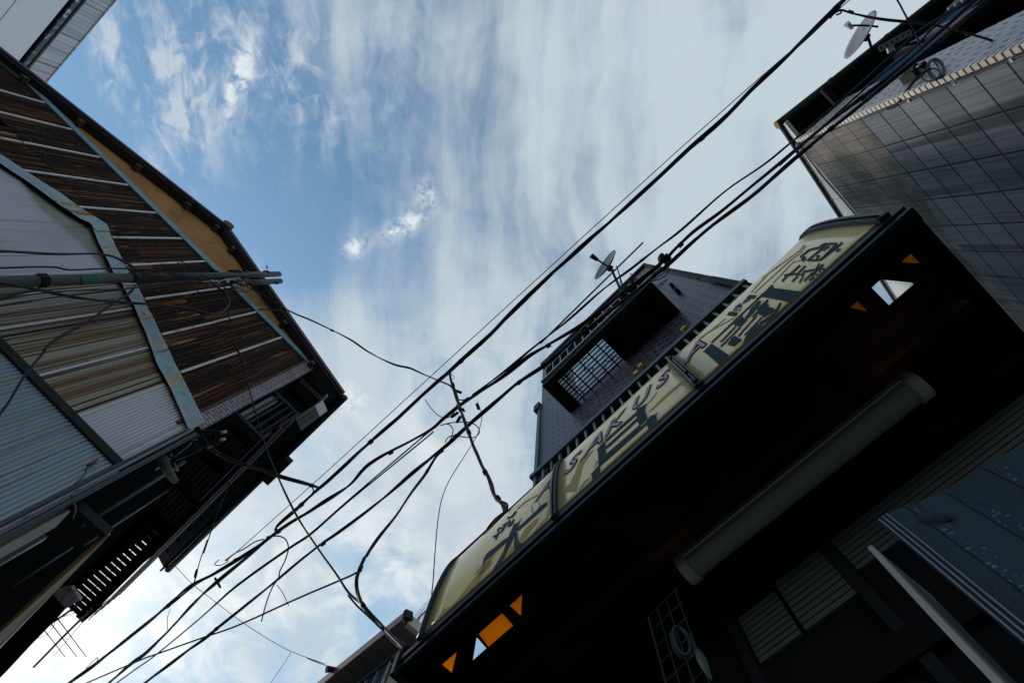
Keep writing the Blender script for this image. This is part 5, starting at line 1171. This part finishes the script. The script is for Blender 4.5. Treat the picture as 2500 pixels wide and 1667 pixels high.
cable('faint thin wire from the balcony end to the rendered house', Q('a3', (1070, 650), (1280, 880), (1430, 1000), (1600, 1130), (1780, 1250), (1960, 1350), (2200, 1440)) + Q('c4', (0, 545), (250, 640), (400, 665), (590, 706)), (7.3, 6.4), .0035, m='cable_grey', k=4)
cable('short faint wire stub in the sky above the rendered house', Q('a3', (1965, 1360), (1900, 1460), (1790, 1620)), (7., 7.2), .004, k=4)
cable('twin cable crossing the dish at the top right corner', Q('c2', (480, 150), (550, 125), (700, 170), (1070, 250), (1600, 310), (1900, 370), (2352, 490), (2600, 570)), (7.0, 6.9), .014, 2, tw=.8, ties=(.25, .5, .8))
cable('curled cable tail at the upper right splice', Q('c2', (400, 240), (440, 190), (520, 140), (540, 170), (480, 195)), (7.0, 7.0), .008, k=5)
cable('pair of cables falling from the top edge to the blue window', Q('c2', (1230, -40), (1290, 50), (1400, 250), (1500, 420), (1540, 560), (1590, 700)), (8.2, 8.6), .016, 2, tw=2.)
# loops at the junctions
def loop(label, c, pts, z, r=.006): cable(label, Q(c, *pts), (z, z), r, k=6)
loop('wide cable loop below the middle junction', 'c3', [(590, 1240), (770, 1195), (1000, 1172), (1180, 1190), (1310, 1280), (1330, 1390), (1230, 1470), (1060, 1465), (820, 1435), (720, 1490), (680, 1568)], 6.5)
loop('narrow cable loop left of the dropper bundle', 'c3', [(700, 1215), (770, 1230), (830, 1330), (800, 1470), (740, 1568)], 6.5)
loop('curved wire end hanging left of the middle junction', 'c3', [(300, 750), (400, 900), (540, 1040), (680, 1100), (800, 1050), (900, 920), (1000, 800), (1080, 730)], 6.8, .005)
loop('small wire loop at the top of the dropper bundle', 'c3', [(800, 275), (850, 300), (850, 350), (810, 350)], 7.0, .003)
loop('black link wire at the middle junction', 'c3', [(850, 640), (900, 720), (980, 755), (1060, 745), (1120, 700)], 6.9, .008)
loop('slack wire loop hanging from the thick bundle at lower left', 'a3', [(1480, 735), (1450, 765), (1490, 772), (1540, 745), (1530, 730)], 7.0, .006)
loop('arched wire dropping from the merged bundles at lower left', 'a3', [(1800, 580), (1880, 575), (1930, 600), (1947, 660), (1925, 740), (1890, 810), (1880, 860), (1840, 920), (1800, 1020), (1765, 1150)], 6.7, .008)
loop('bowed wire above the merged bundles at lower left', 'a3', [(1780, 597), (1720, 615), (1650, 660), (1590, 690), (1520, 740)], 7.0, .008)
loop('curled wire end below the splice of the lower left bundle', 'a3', [(1870, 905), (1910, 960), (1950, 1045)], 6.5, .004)
loop('thin loop hanging under the left splice', 'a3', [(1150, 1070), (1130, 1130), (1132, 1215)], 7.0, .004)
loop('wire curl near the lower edge of the thick upper bundle', 'a3', [(580, 1470), (620, 1425), (660, 1395), (640, 1440), (560, 1490)], 7.0, .005)
loop('thin slack line under the balcony end at lower left', 'b4', [(640, 1200), (690, 1130), (680, 1200), (600, 1290), (450, 1355)], 5.6, .003)
loop('thin slack line arching beside the tan pole', 'b4', [(800, 1070), (1000, 1010), (1060, 1040), (1070, 1110), (900, 1320), (690, 1568)], 5.6, .003)
# splice boxes
def splice(label, c, a, b, z, r):
    p, q = [atz(*x, z) for x in Q(c, a, b)]; t = thing('splice_box', label, 'splice box', p, 'splice boxes on the cables'); d = (q - p)
    MB().tube([p, p + d * .15, p + d * .85, q], [r * .7, r, r, r * .6], 8).build('splice_body', M['dark_metal'], t)
    MB().box8(p + d * .45 - V3((r, 0, -r * .6)), d * .2, V3((r * 1.4, 0, 0)), (0, 0, r * .8)).build('splice_lug', M['cable'], t)
splice('black splice box on the cable just right of the dropper bundle top', 'c3', (870, 570), (1000, 620), 6.98, .018)
splice('black splice box hanging between the two thick bundles', 'c3', (1285, 820), (1330, 940), 6.65, .020)
splice('grey splice box below the middle junction, left of the dropper', 'c3', (980, 1060), (900, 1190), 6.6, .018)
splice('splice box tucked under the second thick bundle at the middle junction', 'c3', (930, 990), (790, 1090), 6.7, .018)
splice('small splice box right of the dropper under the middle junction', 'c3', (1010, 910), (1050, 980), 6.7, .014)
splice('splice box on the thin wire above the lower left bundle', 'a3', (1330, 800), (1315, 855), 7.0, .016)
splice('splice clamp hanging under the second lower left bundle', 'a3', (1450, 855), (1490, 925), 6.75, .014)
# bundled joint ball by the purple building
jb = thing('cable_joint', 'knotted ball of cable joints in front of the purple brick roof corner', 'joint', atz(*Q('c1', (1160, 180))[0], zB))
for k in range(9):
    c = atz(*Q('c1', (1160 + random.uniform(-50, 50), 185 + random.uniform(-50, 55)))[0], zB + random.uniform(-.03, .03)); d = V3((random.uniform(-1, 1), random.uniform(-1, 1), random.uniform(-.5, .5))).normalized() * .035
    MB().tube([c - d, c + d], .022, 8).build('joint_sleeve', M['dark_metal'], jb)
for k, pts in enumerate(([(1220, 250), (1200, 340), (1130, 410), (1010, 450)], [(1190, 260), (1150, 350), (1040, 420), (980, 460)], [(1000, 330), (1010, 400), (960, 430)], [(600, 400), (600, 480), (640, 560)], [(720, 350), (780, 400), (800, 440)],
      [(1300, 360), (1380, 345), (1420, 360), (1250, 400), (1100, 490)], [(1060, 520), (1150, 480), (1250, 530)], [(1090, 520), (1090, 560), (1115, 600)])):
    loop(['outer', 'inner', 'short', 'left', 'tight', 'long', 'lamp', 'stub'][k] + ' wire loop below the cable joint by the purple building', 'c1', pts, 8.1 if k < 5 else 9.6, .007)
tg = thing('cable_tangle', 'tangle of clamps and cable ends at the right end of the purple brick balcony', 'cable tangle', atz(*Q('c1', (850, 450))[0], 8.4))
for k in range(30):
    u, v = 620 + 330 * random.random(), 0; v = 640 - (u - 620) * .55 + random.uniform(-60, 40); c = atz(*Q('c1', (u, v))[0], 8.4 + random.uniform(-.1, .1))
    d = V3((random.uniform(-1, 1), random.uniform(-1, 1), random.uniform(-.6, .6))).normalized() * random.uniform(.03, .08); MB().tube([c - d, c + d * .3, c + d], random.choice((.008, .012, .02)), 6).build('clamp', M['dark_metal'] if k % 6 else M['dull_steel'], tg)
# cables on and around the pole
def pcable(label, c, pts, off, r, n=1, m='cable'):
    P = [PP.on(u, v, off if not hasattr(off, '__len__') else off[0] + (off[1] - off[0]) * i / (len(pts) - 1)) for i, (u, v) in enumerate(Q(c, *pts))]
    return cable(label, None, None, r, n, m, pts=P, group='cables at the steel pole')
pcable('thick cable reaching the pole from the left edge above the pole', 'a2', [(-60, 312), (0, 318), (300, 330), (600, 330), (750, 350), (850, 395), (920, 435)], (.5, .07), .017, 2)
pcable('thin wavy cable just above the steel pole', 'a2', [(-60, 428), (0, 427), (350, 420), (480, 440), (750, 430), (1000, 440), (1200, 470), (1400, 510)], (.3, .06), .009)
pcable('thick cable crossing under the pole into a loop over the rusty wall', 'a2', [(-60, 510), (0, 527), (250, 572), (500, 622), (830, 660), (1100, 680), (1300, 705), (1430, 735), (1520, 710), (1548, 650), (1520, 590), (1470, 560)], (.5, .06), .015, 2)
pcable('short thick cable under the pole at the left edge', 'a2', [(-60, 650), (0, 630), (120, 598), (230, 572)], (.4, .3), .016, 2)
pcable('cable running from the blue flashing down to the blue grey wall', 'a2', [(915, 540), (870, 600), (800, 650), (700, 710), (600, 780), (480, 850), (380, 910), (330, 950), (300, 990)], (.1, .3), .014, 2)
pcable('thin end of the cable hanging over the blue grey wall', 'a2', [(300, 990), (170, 1150), (60, 1330), (0, 1410), (-40, 1470)], (.3, .4), .008)
pcable('lower of two dark cables under the pole on the left', 'a2', [(-60, 695), (0, 685), (450, 610), (800, 575), (1050, 545), (1350, 510)], (.4, .05), .010, 2)
pcable('upper of two dark cables under the pole on the left', 'a2', [(-60, 650), (0, 640), (400, 585), (850, 565), (1100, 530), (1380, 500)], (.3, .05), .007)
for k, (pts, lab) in enumerate((([(1200, 385), (1220, 420), (1255, 445)], 'short dark loop above the pole head'), ([(1185, 370), (1240, 390), (1330, 440)], 'second dark loop above the pole head'),
        ([(1400, 500), (1450, 540), (1510, 590), (1540, 650)], 'dark bundle leaving the pole head downwards'), ([(1600, 500), (1680, 560), (1700, 580), (1600, 590)], 'ring of wire beside the pole head'),
        ([(1560, 510), (1640, 540), (1640, 570), (1560, 580), (1500, 550)], 'coil of wire below the pole head'), ([(1450, 520), (1520, 560), (1560, 575), (1620, 530)], 'tangled wire at the terminal boxes'),
        ([(1320, 530), (1330, 580), (1400, 620), (1430, 660)], 'thin brown wire hanging over the rusty wall'), ([(1690, 560), (1750, 610), (1790, 660), (1810, 710)], 'thin wire down to the gable clamp'),
        ([(1750, 707), (1810, 708), (1900, 715)], 'short rod and clamp on the gable cable'), ([(1360, 520), (1480, 515), (1540, 500), (1620, 490)], 'pale wire along the terminal boxes'))):
    pcable(lab, 'a2', pts, .08, .011 if k in (2, 8) else .006, 2 if k == 2 else 1, 'cable' if k != 9 else 'steel')
# tangle at the house corner
ct = thing('corner_tangle', 'tangle of cable loops and clamps at the corner of the gabled house', 'cable tangle', atz(*Q('c5', (1000, 1150))[0], 5.9))
for pts in ([(800, 1070), (950, 1050), (1100, 1055), (1230, 1065), (1260, 1075)], [(900, 1110), (1060, 1075), (1220, 1085), (1240, 1100)], [(870, 1180), (930, 1230), (1030, 1260), (1130, 1250)], [(1150, 1260), (1170, 1300), (1230, 1340)],
            [(880, 1160), (960, 1130), (1080, 1200), (1180, 1230), (1260, 1160)], [(1000, 1100), (1050, 1180), (1060, 1250)], [(760, 1110), (850, 1080), (930, 1060)], [(1120, 1060), (1180, 1120), (1150, 1200), (1080, 1250)]):
    MB().tube(smooth([atz(u, v, 5.95) for u, v in Q('c5', *pts)], 5), .010, 6).build('cable_loop', M['cable'], ct)
for p in ((1255, 1072), (1240, 1165), (915, 1115), (1080, 1255), (880, 1160)):
    c = atz(*Q('c5', p)[0], 5.93); MB().tube([c, c + V3((.03, .03, .02))], .014, 8).build('clamp', M['plastic_white'] if p[0] > 1200 else M['dull_steel'], ct)
for a, b, m in (((590, 1270), (620, 1390), 'dull_steel'), ((870, 1210), (630, 1400), 'dull_steel'), ((480, 1500), (1000, 1290), 'frame_blue'), ((640, 1440), (700, 1568), 'dull_steel'), ((420, 1540), (600, 1410), 'dull_steel')):
    MB().tube([atz(*p, 5.85) for p in Q('c5', a, b)], .012, 6).build('bracket_rod', M[m], ct)
# things at the lower left sky
for q, l in zip(((560, 1235, 830, 1580), (655, 1160, 980, 1580), (740, 1100, 1100, 1580)), ('left of three thin red cords at lower left', 'middle of three thin red cords at lower left', 'right of three thin red cords at lower left')):
    cable(l, Q('b4', q[:2], q[2:]), (5.3, 6.5), .005, m='cable_red', group='red cords at lower left', name='red_cord', cat='cord', k=4)
for q, l, r, m in (((1170, 970, 860, 1270, 570, 1568, 430, 1710), 'tan pole reaching from the balcony end to the lower edge', .012, 'bamboo'), ((1030, 870, 880, 1000, 720, 1110, 650, 1150), 'dark rod beside the brushed panel at lower left', .011, 'dark_metal')):
    cable(l, Q('b4', *[(q[i], q[i + 1]) for i in range(0, len(q), 2)]), (5.6, 5.6), r, m=m, group=None, name='thin_pole', cat='pole', k=4)
cable('cord hanging down the blue grey wall from a rusty hook', None, None, .006, m='cable_grey', pts=[WL.on(u, v, .06) for u, v in Q('b1', (1110, 470), (1060, 590), (940, 700), (905, 800), (940, 900), (965, 1020), (930, 1130))], group=None, name='hanging_cord', cat='cord')
hk = thing('hook', 'small rusty brown hook on the blue grey corrugated wall', 'hook', WL.on(*Q('b1', (1180, 420))[0], .05))
MB().tube([WL.on(u, v, .05) for u, v in Q('b1', (1110, 450), (1180, 420), (1250, 370))], [.010, .013, .008], 8).build('hook_body', M['brown_wood_box'], hk)
